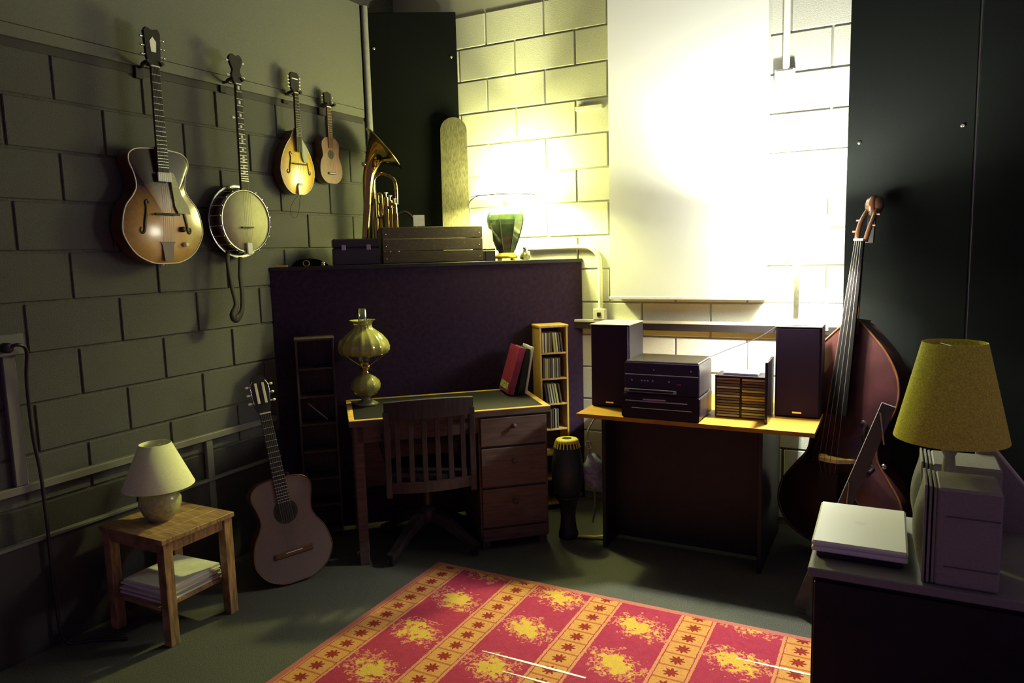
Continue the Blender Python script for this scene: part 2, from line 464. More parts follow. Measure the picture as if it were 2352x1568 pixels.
# electrical bits on the left wall
wo = thing('wall_outlet', 'old wall outlet box on the left wall with a cord plugged in', 'outlet', (0, -2.648, 1.225))
MB().box(0, .04, -.075, .055, 0, .085, .004).build('box_body', 'pale_trim', wo)
MB().lathe([(.020, 0), (.020, .03), (.014, .036), (.0001, .037)], 14, Matrix.Translation((.04, -.02, .035)) @ Matrix.Rotation(R(90), 4, 'Y')).build('plug', 'black_plastic', wo)
single('power_cord', MB().tube(catmull([(.07, -2.665, 1.262), (.085, -2.64, 1.27), (.07, -2.605, 1.24), (.04, -2.60, 1.12), (.036, -2.597, .9), (.045, -2.588, .74), (.045, -2.585, .5), (.045, -2.583, .2), (.06, -2.57, .02), (.14, -2.5, .008), (.26, -2.43, .008)], 6), .007, 6), 'black_plastic', 'black power cord hanging from the outlet on the left wall', 'cord')

# ------------------------------------------------------------------ string instruments
def outline(half, n=6):
    pts = catmull([(h, y, 0) for h, y in half], n)
    rgt = [(max(p.x, 0), p.y) for p in pts]
    lft = [(-x, y) for x, y in rgt[::-1] if x > 1e-4]
    if rgt[0][0] < 1e-4: return rgt+[q for q in lft]
    return rgt+lft
def frets(mb, y_nut, scale, n, wfun, z, r=.0011, first=1):
    for i in range(first, n+1):
        y = y_nut-scale*(1-2**(-i/12)); w_ = wfun(y)
        mb.box(-w_/2, w_/2, y-r, y+r, z, z+.0016)
    return mb
def ngon_taper(mb, y0, w0, y1, w1, z0, z1):
    return mb.prism([(-w0/2, y0), (w0/2, y0), (w1/2, y1), (-w1/2, y1)], z0, z1)
def neck_back(mb, y0, w0, d0, y1, w1, d1, z, seg=10):
    vs = []; fs = []
    for (y, w_, d) in ((y0, w0, d0), (y1, w1, d1)):
        for k in range(seg+1):
            a = math.pi*k/seg; vs.append((w_/2*math.cos(a), y, z-d*math.sin(a)))
    for k in range(seg): fs.append((k, k+1, seg+2+k, seg+1+k))
    return mb.add(vs, fs, True)
def peg(mb, x, y, z, side, shaft=.014, btn=.008):
    mb.cyl((x, y, z), (x+side*shaft, y, z), .0025, seg=6)
    mb.ball((x+side*(shaft+btn*.7), y, z), btn, 10, 6, (1.0, .7, .6))
    return mb
WALLM = Matrix(((0, 0, 1, 0), (1, 0, 0, 0), (0, 1, 0, 0), (0, 0, 0, 1)))   # x->Y, y->Z, z->X
def on_left_wall(y, z, lift=.0, tilt=0): return Matrix.Translation((lift, y, z)) @ WALLM @ Matrix.Rotation(tilt, 4, 'Z')

def hanger(y, z, reach, gap, label):
    t = thing('wall_hanger', label, 'hanger', mtx=on_left_wall(y, z), group='instrument hangers on the left wall')
    MB().box(-.02, .02, -.05, .05, 0, .016, .003).build('wall_plate', 'black_wood', t)
    MB().cyl((0, 0, .016), (0, 0, reach-.012), .007, seg=10).build('arm', 'black_plastic', t)
    MB().tube(catmull([(-gap, .006, reach+.045), (-gap, 0, reach+.01), (-gap*.7, -.004, reach-.012), (0, -.005, reach-.016), (gap*.7, -.004, reach-.012), (gap, 0, reach+.01), (gap, .006, reach+.045)], 4), .0085, 8).build('yoke', 'black_plastic', t)

# --- archtop guitar
g = thing('archtop_guitar', 'sunburst archtop guitar hanging leftmost on the block wall', 'guitar', mtx=on_left_wall(-1.968, 1.563, .012))
half = [(0, 0), (.075, .006), (.15, .045), (.198, .115), (.206, .17), (.185, .25), (.142, .305), (.124, .345), (.132, .40), (.150, .445), (.147, .48), (.115, .503), (.06, .511), (.0, .513)]
ol = outline(half); cen = (0, .23)
MB().prism(ol, .008, .085, smooth_side=True).build('body', 'side_wood', g)
MB().arched(ol, (0, .2), .0855, .018).build('body_top', 'archtop_burst', g)
MB().tube([(x, y, .0858) for x, y in ol], .0028, 6, closed=True).build('binding', 'ivory', g)
def archz(x, y, c=(0, .2), z=.0855, b=.018, o=ol):
    a = math.atan2(y-c[1], x-c[0]); best = 1
    d = math.hypot(x-c[0], y-c[1])
    bi = min(o, key=lambda p: abs((math.atan2(p[1]-c[1], p[0]-c[0])-a+math.pi) % (2*math.pi)-math.pi))
    k = min(1, d/max(1e-6, math.hypot(bi[0]-c[0], bi[1]-c[1])))
    return z+b*(1-k**2.2)
for s in (-1, 1):
    pts = [(.079, .268), (.086, .282), (.095, .274), (.093, .250), (.100, .215), (.108, .180), (.112, .150), (.122, .138), (.131, .150), (.125, .163)]
    pp = catmull([(s*x, y, archz(s*x, y)+.0012) for x, y in pts], 4)
    n_ = len(pp); rad = [.0035+.0045*math.sin(math.pi*i/(n_-1)) for i in range(n_)]
    MB().tube(pp, rad, 6, flat=.25).build('f_hole', 'ebony', g)
fz = .107
ngon_taper(MB(), .410, .057, .868, .043, fz, fz+.006).build('fingerboard', 'ebony', g)
neck_back(MB().box(-.022, .022, .40, .52, .085, .106), .50, .052, .022, .87, .043, .018, fz).build('neck', 'neck_wood', g)
fb = frets(MB(), .868, .64, 20, lambda y: .057-(y-.395)/(.473)*.014, fz+.006)
fb.build('frets', 'fret', g, stuff=True)
MB().box(-.022, .022, .866, .871, fz, fz+.009).build('nut', 'ivory', g)
hd = MB().prism([(-.024, .87), (.024, .87), (.034, .905), (.040, 1.015), (.028, 1.032), (.0, 1.024), (-.028, 1.032), (-.040, 1.015), (-.034, .905)], fz-.014, fz+.002)
ho = hd.build('headstock', 'ebony', g)
MB().prism([(-.012, .93), (.012, .93), (.016, .975), (0, .995), (-.016, .975)], fz+.002, fz+.0035).build('headstock_inlay', 'pearl', ho)
for s in (-1, 1):
    for i in range(3): peg(MB(), s*.036, .915+i*.037, fz-.004, s).build('tuning_peg', 'steel', g)
br = MB().box(-.065, .065, .217, .227, .110, .119, .002); br.box(-.055, .055, .219, .225, .103, .111)
br.build('bridge', 'ebony', g)
MB().prism([(-.022, .012), (.022, .012), (.030, .085), (.040, .098), (-.040, .098), (-.030, .085)], .098, .103).build('tailpiece', 'neck_wood', g)
st = MB()
for i in range(6):
    u = (i-2.5)/2.5
    st.tube([(u*.026, .095, .108), (u*.026, .222, .1205), (u*.018, .868, .1165)], .0007, 4, cap=False)
st.build('strings', 'string', g, stuff=True)
pg = MB().prism([(.030, .415), (.052, .405), (.085, .31), (.118, .255), (.125, .225), (.060, .228), (.045, .262)], .1085, .1115)
pg.build('pickguard', 'pickguard', g)
MB().box(-.036, .034, .366, .408, .1125, .1195, .003).build('pickup', 'white', g)
MB().lathe([(.013, 0), (.013, .012), (.010, .015), (.0001, .015)], 14, Matrix.Translation((.078, .155, .103))).build('knob', 'ebony', g)
MB().lathe([(.011, 0), (.011, .012), (.008, .015), (.0001, .015)], 14, Matrix.Translation((.092, .085, .099))).build('knob', 'ivory', g)
MB().lathe([(.010, 0), (.012, .01), (.006, .014), (.0001, .015)], 10, Matrix.Translation((0, 0, .05)) @ Matrix.Rotation(R(90), 4, 'X')).build('strap_button', 'fret', g)
hanger(-1.968, 2.443, .085, .035, 'dark yoke hanger holding the archtop guitar')

# --- banjo
g = thing('banjo', 'five-string banjo with a pale skin head and a dark strap hanging below', 'banjo', mtx=on_left_wall(-1.502, 1.765, .012))
Rb = .157
MB().lathe([(.02, .004), (.13, .008), (.176, .022), (.186, .034), (.186, .044), (.16, .046)], 40).build('resonator', 'black_gloss', g)
MB().lathe([(.186, .046), (.160, .052), (.160, .048)], 40, cap=False).build('flange', 'steel', g)
MB().lathe([(.150, .046), (.150, .094), (.146, .096)], 40, cap=False).build('rim', 'side_wood', g)
MB().lathe([(Rb, .082), (Rb+.003, .086), (Rb+.003, .104), (Rb-.003, .106), (Rb-.006, .101)], 48, cap=False).build('tension_hoop', 'steel', g)
MB().lathe([(.151, .097), (.151, .0995), (.0001, .0995)], 40, cap=False).build('skin_head', 'banjo_skin', g)
for k in range(20):
    a = 2*math.pi*(k+.5)/20; c_, s_ = math.cos(a), math.sin(a)
    MB().cyl((c_*.164, s_*.164, .046), (c_*.164, s_*.164, .104), .0026, seg=6).build('tension_hook', 'steel', g)
ngon_taper(MB(), .158, .050, .676, .033, .106, .112).build('fingerboard', 'ebony', g)
neck_back(MB(), .150, .046, .026, .676, .033, .020, .106).build('neck', 'side_wood', g)
bfr = frets(MB(), .676, .66, 22, lambda y: .050-(y-.158)/.518*.017, .112, .0014); bfr.build('frets', 'fret', g, stuff=True)
def fpos(i): return .676-.66*(1-2**(-i/12))
for i in (1, 3, 5, 7, 9, 10, 12, 14, 15, 17, 19):
    y = (fpos(i)+fpos(i-1))/2; hh = (fpos(i-1)-fpos(i))*.26; ww = .013 if i < 12 else .016
    MB().box(-ww/2, ww/2, y-hh, y+hh, .1118, .1132, .0004).build('inlay', 'pearl', g)
MB().box(-.017, .017, .674, .679, .106, .115).build('nut', 'ivory', g)
hdp = catmull([(-.017, .68, 0), (-.028, .70, 0), (-.030, .72, 0), (-.022, .745, 0), (-.036, .775, 0), (-.040, .80, 0), (-.022, .820, 0), (0, .812, 0), (.022, .820, 0), (.040, .80, 0), (.036, .775, 0), (.022, .745, 0), (.030, .72, 0), (.028, .70, 0), (.017, .68, 0)], 3)
MB().prism([(p.x, p.y) for p in hdp], .092, .106).build('headstock', 'ebony', g)
for s in (-1, 1):
    for y in (.715, .785): peg(MB(), s*.03, y, .098, s, .014).build('tuning_peg', 'ivory', g)
peg(MB(), -.022, fpos(5), .102, -1, .010, .010).build('fifth_peg', 'ivory', g)
b2 = MB().box(-.036, .036, -.034, -.028, .0995, .116); b2.build('bridge', 'ebony', g)
MB().box(-.018, .018, -.170, -.108, .106, .118, .004).build('tailpiece', 'white', g)
st = MB()
for i in range(5):
    u = (i-2)/2; st.tube([(u*.012, -.11, .116), (u*.024, -.031, .1175), (u*.013, .676, .1165)], .0006, 4, cap=False)
st.build('strings', 'string', g, stuff=True)
s1 = catmull([(-.105, -.150, .07), (-.112, -.22, .075), (-.10, -.34, .08), (-.088, -.42, .085), (-.115, -.470, .09), (-.095, -.490, .09), (-.06, -.455, .09), (-.045, -.38, .085), (-.045, -.28, .08), (-.04, -.22, .08), (-.035, -.18, .08)], 5)
rs = [.014*(1.0 if i < 10 else 1.0)*(1+.9*math.exp(-((i-22)/6.0)**2)) for i in range(len(s1))]
MB().tube(s1, rs, 6, flat=.28).build('strap', 'leather', g)
hanger(-1.500, 2.462, .082, .030, 'dark yoke hanger holding the banjo')

# --- mandolin
g = thing('mandolin', 'amber teardrop mandolin with f holes and a white tailpiece', 'mandolin', mtx=on_left_wall(-1.068, 1.925, .012))
half = [(0, 0), (.055, .008), (.102, .045), (.128, .105), (.128, .155), (.108, .215), (.075, .27), (.042, .31), (.022, .345), (.018, .352), (0, .352)]
ol = outline(half)
MB().prism(ol, .006, .060, smooth_side=True).build('body', 'side_wood', g)
MB().arched(ol, (0, .14), .0605, .013).build('body_top', 'mandolin_burst', g)
MB().tube([(x, y, .0605) for x, y in ol], .0022, 6, closed=True).build('binding', 'ivory', g)
def mz(x, y): return archz(x, y, (0, .14), .0605, .013, ol)
for s in (-1, 1):
    pts = [(.050, .218), (.056, .230), (.064, .222), (.060, .200), (.066, .172), (.072, .145), (.074, .122), (.083, .114), (.090, .124), (.084, .134)]
    pp = catmull([(s*x, y, mz(s*x, y)+.001) for x, y in pts], 4); n_ = len(pp)
    MB().tube(pp, [.0022+.0028*math.sin(math.pi*i/(n_-1)) for i in range(n_)], 6, flat=.25).build('f_hole', 'ebony', g)
ngon_taper(MB(), .232, .040, .552, .029, .078, .083).build('fingerboard', 'ebony', g)
neck_back(MB().box(-.016, .016, .24, .36, .06, .077), .34, .036, .018, .552, .029, .015, .078).build('neck', 'neck_wood', g)
frets(MB(), .552, .35, 19, lambda y: .040-(y-.232)/.32*.011, .083, .0008).build('frets', 'fret', g, stuff=True)
MB().box(-.015, .015, .550, .555, .078, .086).build('nut', 'ivory', g)
h_ = MB().prism([(-.016, .555), (.016, .555), (.030, .58), (.034, .645), (.020, .662), (-.020, .662), (-.034, .645), (-.030, .58)], .064, .077).build('headstock', 'ebony', g)
MB().box(-.022, .022, .625, .630, .077, .0785).build('headstock_inlay', 'pearl', h_)
for s in (-1, 1):
    for i in range(4): peg(MB(), s*.032, .582+i*.018, .07, s, .009, .006).build('tuning_peg', 'ivory', g)
MB().box(-.058, .058, .163, .170, .0755, .086, .0015).build('bridge', 'ebony', g)
MB().prism([(-.017, .0), (.017, .0), (.021, .045), (.012, .062), (-.012, .062), (-.021, .045)], .070, .0765).build('tailpiece', 'white', g)
MB().prism([(.016, .30), (.026, .305), (.060, .262), (.066, .205), (.052, .176), (.030, .182), (.022, .20)], .0785, .081).build('pickguard', 'speaker_cream', g)
st = MB()
for i in range(8):
    u = ((i//2)-1.5)/1.5; st.tube([(u*.014+(i % 2)*.002, .05, .0775), (u*.021+(i % 2)*.002, .166, .0868), (u*.011+(i % 2)*.002, .552, .0865)], .0005, 4, cap=False)
st.build('strings', 'string', g, stuff=True)
MB().tube(catmull([(-.005, .004, .068), (-.03, -.03, .05), (-.045, -.075, .03), (-.03, -.115, .02), (.005, -.125, .02), (.02, -.09, .03), (.012, -.03, .05), (.008, .0, .066)], 5), .0012, 5).build('cord', 'leather', g)
hanger(-1.068, 2.478, .060, .026, 'dark yoke hanger holding the mandolin')

# --- ukulele
g = thing('ukulele', 'small reddish brown ukulele hanging nearest the corner', 'ukulele', mtx=on_left_wall(-.785, 2.006, .012))
half = [(0, 0), (.045, .004), (.085, .035), (.096, .078), (.086, .125), (.070, .155), (.068, .175), (.075, .21), (.070, .24), (.045, .262), (.015, .266), (0, .266)]
ol = outline(half)
MB().prism(ol, .004, .056, smooth_side=True).build('body', 'side_wood', g)
MB().prism(ol, .0565, .059).build('body_top', 'uke_wood', g)
MB().lathe([(.026, .0592), (.0001, .0594)], 20, Matrix.Translation((0, .168, 0)), cap=False).build('sound_hole', 'ebony', g)
ngon_taper(MB(), .205, .040, .442, .034, .059, .063).build('fingerboard', 'neck_wood', g)
neck_back(MB(), .262, .038, .016, .442, .034, .014, .059).build('neck', 'neck_wood', g)
frets(MB(), .442, .345, 12, lambda y: .036, .063, .0008).build('frets', 'fret', g, stuff=True)
MB().box(-.018, .018, .440, .445, .059, .066).build('nut', 'ivory', g)
MB().prism([(-.019, .445), (.019, .445), (.028, .465), (.030, .52), (.0, .53), (-.030, .52), (-.028, .465)], .047, .059).build('headstock', 'ebony', g)
for s in (-1, 1):
    for i in range(2): peg(MB(), s*.028, .475+i*.028, .052, s, .010, .008).build('tuning_peg', 'steel', g)
MB().box(-.034, .034, .052, .064, .059, .066, .002).build('bridge', 'ebony', g)
MB().box(-.026, .026, .057, .059, .066, .0685).build('saddle', 'ivory', g)
st = MB()
for i in range(4):
    u = (i-1.5)/1.5; st.tube([(u*.021, .058, .069), (u*.012, .442, .0665)], .0006, 4, cap=False)
st.build('strings', 'string', g, stuff=True)
hanger(-.785, 2.458, .052, .030, 'dark yoke hanger holding the ukulele')

# --- classical guitar leaning on its stand beside the desk
bt = Vector((.535, -1.712, .012)); tp = Vector((.295, -1.668, .985))
ay = (tp-bt).normalized(); ax = Vector((.50, .866, 0)); ax = (ax-ay*ax.dot(ay)).normalized(); az = ax.cross(ay)
mt = Matrix((ax, ay, az)).transposed().to_4x4(); mt.translation = bt-az*.05
g = thing('classical_guitar', 'pale topped classical guitar standing on the carpet beside the desk', 'guitar', mtx=mt @ Matrix.Scale(1.02, 4))
half = [(0, 0), (.07, .004), (.14, .040), (.180, .10), (.185, .15), (.168, .22), (.135, .275), (.122, .315), (.130, .37), (.143, .415), (.138, .455), (.105, .485), (.05, .496), (0, .497)]
ol = outline(half)
MB().prism(ol, -.045, .050, smooth_side=True).build('body', 'side_wood', g)
MB().prism(ol, .0505, .053).build('body_top', 'classical_top', g)
MB().tube([(x, y, .052) for x, y in ol], .0028, 6, closed=True).build('binding', 'neck_wood', g)
MB().lathe([(.058, .0532), (.044, .0536)], 28, Matrix.Translation((0, .335, 0)), cap=False).build('rosette', 'leather', g)
MB().lathe([(.044, .0538), (.0001, .0538)], 28, Matrix.Translation((0, .335, 0)), cap=False).build('sound_hole', 'ebony', g)
ngon_taper(MB(), .382, .062, .815, .052, .0535, .0595).build('fingerboard', 'ebony', g)
neck_back(MB(), .49, .060, .024, .815, .052, .020, .0535).build('neck', 'neck_wood', g)
frets(MB(), .815, .65, 19, lambda y: .062-(y-.382)/.433*.010, .0595, .0010).build('frets', 'fret', g, stuff=True)
MB().box(-.026, .026, .813, .819, .0535, .063).build('nut', 'ivory', g)
h_ = MB()
h_.prism([(-.027, .82), (.027, .82), (.037, .85), (.037, .985), (.02, 1.0), (-.02, 1.0), (-.037, .985), (-.037, .85)], .034, .053)
h_.build('headstock', 'ebony', g)
for s in (-1, 1):
    MB().box(s*.017-.006, s*.017+.006, .865, .965, .0535, .0555, .0008).build('slot_highlight', 'ivory', g)  # bright highlights of the slots painted as ivory strips
    for i in range(3): peg(MB(), s*.035, .872+i*.04, .044, s, .016, .009).build('tuning_peg', 'pearl', g)
    MB().tube(catmull([(s*.035, .862, .044), (s*.042, .91, .048), (s*.042, .95, .048), (s*.030, .975, .054)], 4), .003, 6).build('tuner_plate', 'steel', g)
MB().box(-.092, .092, .125, .152, .053, .061, .003).build('bridge', 'neck_wood', g)
MB().box(-.040, .040, .142, .145, .061, .065).build('saddle', 'ivory', g)
st = MB()
for i in range(6):
    u = (i-2.5)/2.5; st.tube([(u*.029, .143, .0655), (u*.021, .816, .0635)], .0006, 4, cap=False)
st.build('strings', 'string', g, stuff=True)
gs = thing('guitar_stand', 'black folding stand behind the classical guitar', 'stand', (.42, -1.64, 0), R(60))
MB().cyl((0, .06, .0), (0, .0, .52), .011, seg=8).build('mast', 'black_plastic', gs)
for s in (-1, 1):
    MB().tube([(s*.16, .16, .009), (s*.03, .02, .12), (0, .01, .42)], .009, 8).build('leg', 'black_plastic', gs)

# ------------------------------------------------------------------ things on the corner cabinet
def on_cab(name, label, cat, s, d, z=1.5225, rz=0, group=None):
    p = sd(s, d, z); return thing(name, label, cat, p, ANG+rz, group)
# table lamp 1
t = thing('table_lamp', 'lit table lamp with a dark green ginger jar base on the black cabinet', 'lamp', (.945, -.250, 1.5225))
t0 = MB().lathe([(.066, .012), (.070, .018), (.070, .030), (.058, .036), (.052, .046)], 24)
bs = t0.build('base', 'gold', t)
for k in range(4):
    a = R(45+90*k+28); MB().lathe([(.012, 0), (.016, .006), (.012, .013)], 10, Matrix.Translation((.056*math.cos(a), .056*math.sin(a), 0))).build('foot', 'gold', bs)
MB().lathe([(.050, .046), (.056, .062), (.060, .078), (.070, .10), (.092, .16), (.108, .215), (.113, .245), (.110, .275), (.094, .298), (.060, .306), (.040, .310), (.034, .325)], 8, Matrix.Rotation(R(12), 4, 'Z'), smooth=False).build('jar', 'vase', t)
for k in range(8):
    a = 2*math.pi*k/8+R(12)
    pr_ = [(.058, .062), (.062, .078), (.072, .10), (.094, .16), (.110, .215), (.115, .245), (.112, .275), (.096, .298)]
    MB().tube([(r*math.cos(a), r*math.sin(a), z) for r, z in pr_], .0025, 5).build('jar_rib', 'vase', t)
MB().cyl((0, 0, .32), (0, 0, .43), .012, seg=12).build('socket', 'gold', t)
MB().ball((0, 0, .468), .018, 14, 10, (1, 1, 1.25)).build('bulb', 'bulb', t)
MB().tube(catmull([(0, 0, .40), (-.05, 0, .46), (-.055, 0, .56), (-.03, 0, .66), (0, 0, .675), (.03, 0, .66), (.055, 0, .56), (.05, 0, .46), (0, 0, .40)], 4), .002, 6).build('harp', 'gold', t)
sh = MB().lathe([(.205, .385), (.072, .670), (.070, .670), (.202, .386)], 48, cap=False).build('lamp_shade', 'lit_shade_warm', t)
MB().tube([(.2045*math.cos(a), .2045*math.sin(a), .385) for a in [2*math.pi*k/48 for k in range(48)]], .0035, 6, closed=True).build('rim', 'cream', sh)
MB().tube(catmull([(-.03, -.16, .39), (-.10, -.19, .375), (-.145, -.175, .345), (-.15, -.165, .30), (-.145, -.17, .285)], 5), .004, 6).build('pull_cord', 'white', t)
point('lamp_light', (0, 0, .468), WARM, P_LAMP1, .045, t)

# weathered board with a round top
o = single('rounded_board', MB().prism([(-.086, 0), (.090, 0)]+[(.084*math.cos(R(a)), .83+.084*math.sin(R(a))) for a in range(0, 181, 12)], -.009, .009), 'old_plank',
           'tall weathered board with a rounded top leaning in the corner behind the crate', 'board')
o.matrix_world = Matrix.Translation((.545, -.175, 1.524)) @ Matrix.Rotation(R(26), 4, 'Z') @ Matrix.Rotation(R(86.5), 4, 'X') 

# crate
t = on_cab('wooden_crate', 'dark wooden crate with faded lettering beside the table lamp', 'crate', .630, -.03)
L_, W_, H_ = .592, .23, .212
for k in range(3):
    z0 = .004+k*.070
    MB().box(0, L_, 0, .012, z0, z0+.066, .002).build('plank', 'crate_print' if k else 'crate_wood', t)
    MB().box(0, L_, W_-.012, W_, z0, z0+.066, .002).build('plank', 'crate_wood', t)
for x in (0, L_-.014): MB().box(x, x+.014, .012, W_-.012, 0, H_, .002).build('end_board', 'crate_wood', t)
MB().box(.014, L_-.014, .012, W_-.012, 0, .010).build('crate_floor', 'crate_wood', t)
for x in (.02, L_-.02):
    for k in range(3): MB().ball((x, 0, .03+k*.07), .004, 8, 6).build('nail', 'screw', t)
bpy.context.view_layer.update()
# front of the crate faces the room: local -y is toward the camera
single('photo_card', MB().box(0, .066, -.002, .002, 0, .064), 'paper', 'small square pale card standing on the edge of the crate', 'card', sd(.815, -.045, 1.737), ANG)

t = on_cab('instrument_case', 'low black box below the brass horn on the cabinet', 'box', .350, -.035)
MB().box(0, .262, 0, .19, 0, .098, .006).build('case_base', 'black_plastic', t)
MB().box(0, .262, 0, .19, .100, .150, .006).build('lid', 'black_plastic', t)
for x in (.06, .20): MB().box(x-.012, x+.012, -.004, .001, .085, .115, .001).build('latch', 'steel', t)

t = on_cab('small_box', 'small black box between the crate and the green lamp', 'box', 1.236, -.025)
MB().box(0, .062, 0, .10, 0, .062, .003).build('box_body', 'black_plastic', t)
MB().box(-.001, .063, -.001, .101, .063, .076, .003).build('lid', 'black_plastic', t)
single('white_card', MB().box(0, .064, -.0015, .0015, 0, .115), 'white', 'white card leaning upright on the small black box', 'card', sd(1.228, -.050, 1.600), ANG, rot=(R(-8), 0, ANG))
t = on_cab('glass_ornament', 'small dark glass stopper bottle right of the green lamp', 'bottle', 1.497, -.075)
MB().lathe([(.020, 0), (.030, .006), (.032, .024), (.022, .040), (.012, .048), (.011, .060)], 16).build('bottle_body', 'smoke_glass', t)
MB().ball((0, 0, .070), .013).build('stopper', 'steel', t)
single('brass_strip', MB().box(0, .07, -.012, .012, 0, .010, .002), 'gold', 'flat brass bar at the left end of the black cabinet', 'bar', sd(.03, -.05, 1.5225), ANG)
single('brass_ring', MB().tube([(.017*math.cos(a), 0, .018+.017*math.sin(a)) for a in [2*math.pi*k/20 for k in range(20)]], .004, 6, closed=True), 'brass', 'small brass ring lying near the left end of the cabinet', 'ring', sd(.20, -.05, 1.5225), ANG, rot=(R(-20), 0, ANG))
single('steel_knob', MB().lathe([(.010, 0), (.013, .008), (.008, .014), (.012, .022), (.0001, .026)], 12), 'steel', 'tiny steel knob beside the brass ring on the cabinet', 'knob', sd(.292, -.04, 1.5225), ANG)
cl = MB(); cl.arched([(.11*math.cos(a)*(1+.2*math.sin(3*a)), .06*math.sin(a)*(1+.15*math.cos(4*a))) for a in [2*math.pi*k/36 for k in range(36)]], (.01, 0), 0, .045, 5)
single('black_cloth', cl, 'black_cloth', 'crumpled black cloth heaped behind the brass ring', 'cloth', sd(.21, -.14, 1.5225), ANG)

# baritone horn
rz = math.atan2(.6126, .7904)
t = thing('baritone_horn', 'brass baritone horn standing with its bell tipped to the right', 'brass horn', (.225, -.535, 1.5225), rz)
k_ = .00268
Z55 = 1.672-1.5225
def h(u, v, y=0): return ((u-870)*k_, y, Z55+(550-v)*k_)
bell = catmull([h(842, 470), h(844, 436), h(848, 405), h(856, 380), h(868, 360), h(885, 345)], 6)
n_ = len(bell); rr = []
for i in range(n_):
    f = i/(n_-1); rr.append(.026+.030*f+.098*max(0, (f-.45)/.55)**2.6)
MB().tube(bell, rr, 32, cap=False).build('bell', 'brass', t)
e = Vector(bell[-1]); dn = (Vector(bell[-1])-Vector(bell[-2])).normalized()
q = dn.to_track_quat('Z', 'Y').to_matrix().to_4x4(); q.translation = e
MB().tube([q @ Vector((rr[-1]*math.cos(a), rr[-1]*math.sin(a), 0)) for a in [2*math.pi*i/48 for i in range(48)]], .0055, 8, closed=True).build('bell_rim', 'brass', t)
MB().tube(catmull([h(842, 470), h(838, 510), h(834, 555), h(836, 590), h(846, 598), h(857, 590), h(859, 555), h(859, 500)], 6), [.026]*12+[.024]*12+[.02]*19, 16).build('main_bow', 'brass', t)
MB().tube(catmull([h(856, 560, .01), h(856, 450, .01), h(858, 415, .01), h(872, 401, .01), h(895, 405, .01), h(907, 423, .01), h(908, 470, .01)], 6), .0115, 12).build('branch_loop', 'brass', t)
MB().tube(catmull([h(866, 470, -.02), h(866, 450, -.02), h(870, 446, -.02), h(874, 452, -.02), h(874, 490, -.02), h(869, 500, -.02), h(864, 492, -.02), h(865, 466, -.02)], 5, closed=True), .007, 10, closed=True).build('tuning_slide', 'brass', t)
MB().tube(catmull([h(844, 436, -.02), h(846, 410, -.02), h(847, 394, -.02), h(841, 384, -.02), h(836, 380, -.02)], 5), [.010]*10+[.008]*6+[.007]*5, 10).build('leadpipe', 'brass', t)
MB().ball(h(838, 380, -.02), .016).build('mouthpiece', 'steel', t)
for i, (u, v0) in enumerate(((884, 455), (893, 462), (903, 469))):
    x0 = Vector(h(u, v0, -.012)); x1 = Vector(h(u+1, 524, -.012))
    MB().cyl(x0, x1, .016, seg=16).build('valve_casing', 'brass', t)
    MB().cyl(x0+Vector((0, 0, .026)), x0, .004, seg=8).build('valve_stem', 'steel', t)
    MB().lathe([(.012, 0), (.013, .004), (.0001, .006)], 12, Matrix.Translation(x0+Vector((0, 0, .026)))).build('finger_button', 'pearl', t)
for dx in (-.010, .012):
    MB().ball(Vector(h(897, 474, -.03))+Vector((dx, 0, dx)), .011).build('valve_cap', 'brass', t)
MB().tube(catmull([h(910, 492, -.01), h(925, 488, -.01), h(940, 498, -.01), h(948, 514, -.01), h(950, 540, -.01)], 5), .008, 8).build('rear_bow', 'black_gloss', t)
MB().tube(catmull([h(870, 470), h(871, 540), h(874, 590), h(884, 596), h(886, 560), h(886, 500)], 5), .013, 12).build('lower_branch', 'brass', t)
MB().cyl(h(905, 492, -.02), h(905, 596, -.02), .013, seg=12).build('valve_tube', 'brass', t)

# ------------------------------------------------------------------ cd towers
def tower(s0, w_, name, label, wood, H=1.135, nsh=7):
    t = thing(name, label, 'cd rack', sd(s0, .155), ANG)
    D = .145; th = .012
    for x in (0, w_-th): MB().box(x, x+th, 0, D, 0, H-.014, .0015).build('side_panel', wood, t)
    MB().box(-.004, w_+.004, -.004, D, H-.014, H, .002).build('top_board', wood, t)
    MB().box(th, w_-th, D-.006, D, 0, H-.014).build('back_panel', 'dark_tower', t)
    for i in range(nsh):
        z = .03+i*(H-.05)/nsh
        MB().box(th, w_-th, .002, D-.006, z, z+.011, .0015).build('shelf', wood, t)
    return t
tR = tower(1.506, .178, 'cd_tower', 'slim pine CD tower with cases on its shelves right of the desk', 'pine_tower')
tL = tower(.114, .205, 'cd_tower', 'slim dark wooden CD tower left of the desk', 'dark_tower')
shz = [.03+i*(1.135-.05)/7+.011 for i in range(7)]
cdm = {}
def cd_case(wd, hh, dp, col, loc, rot, label, group):
    key = (round(wd, 3), hh, col)
    if key not in cdm: cdm[key] = MB().box(-wd/2, wd/2, 0, dp, 0, hh, .001).mesh('cd_case', col)
    o = bpy.data.objects.new('cd_case', cdm[key]); C.objects.link(o); o.location = loc; o.rotation_euler = rot
    return tag(o, label, 'cd case', group)
rows = {6: [(.018, 0, 0), (.036, 0, 0), (.047, 0, 1), (.058, 0, 5), (.069, 0, 1), (.092, 5, 2), (.107, 5, 0), (.123, 6, 3), (.139, 6, 1)],
        5: [(.020, 0, 1), (.031, 0, 4), (.042, 0, 2), (.055, 0, 3), (.067, 0, 1), (.081, 0, 0), (.094, 0, 3), (.107, 0, 4), (.120, 0, 1)],
        4: [(.040, 8, 1), (.058, 8, 4), (.074, 9, 0), (.090, 9, 4), (.106, 9, 2), (.128, 9, 1)],
        3: [(.060, 0, 3), (.073, 0, 1), (.090, 0, 4), (.104, 0, 3)]}
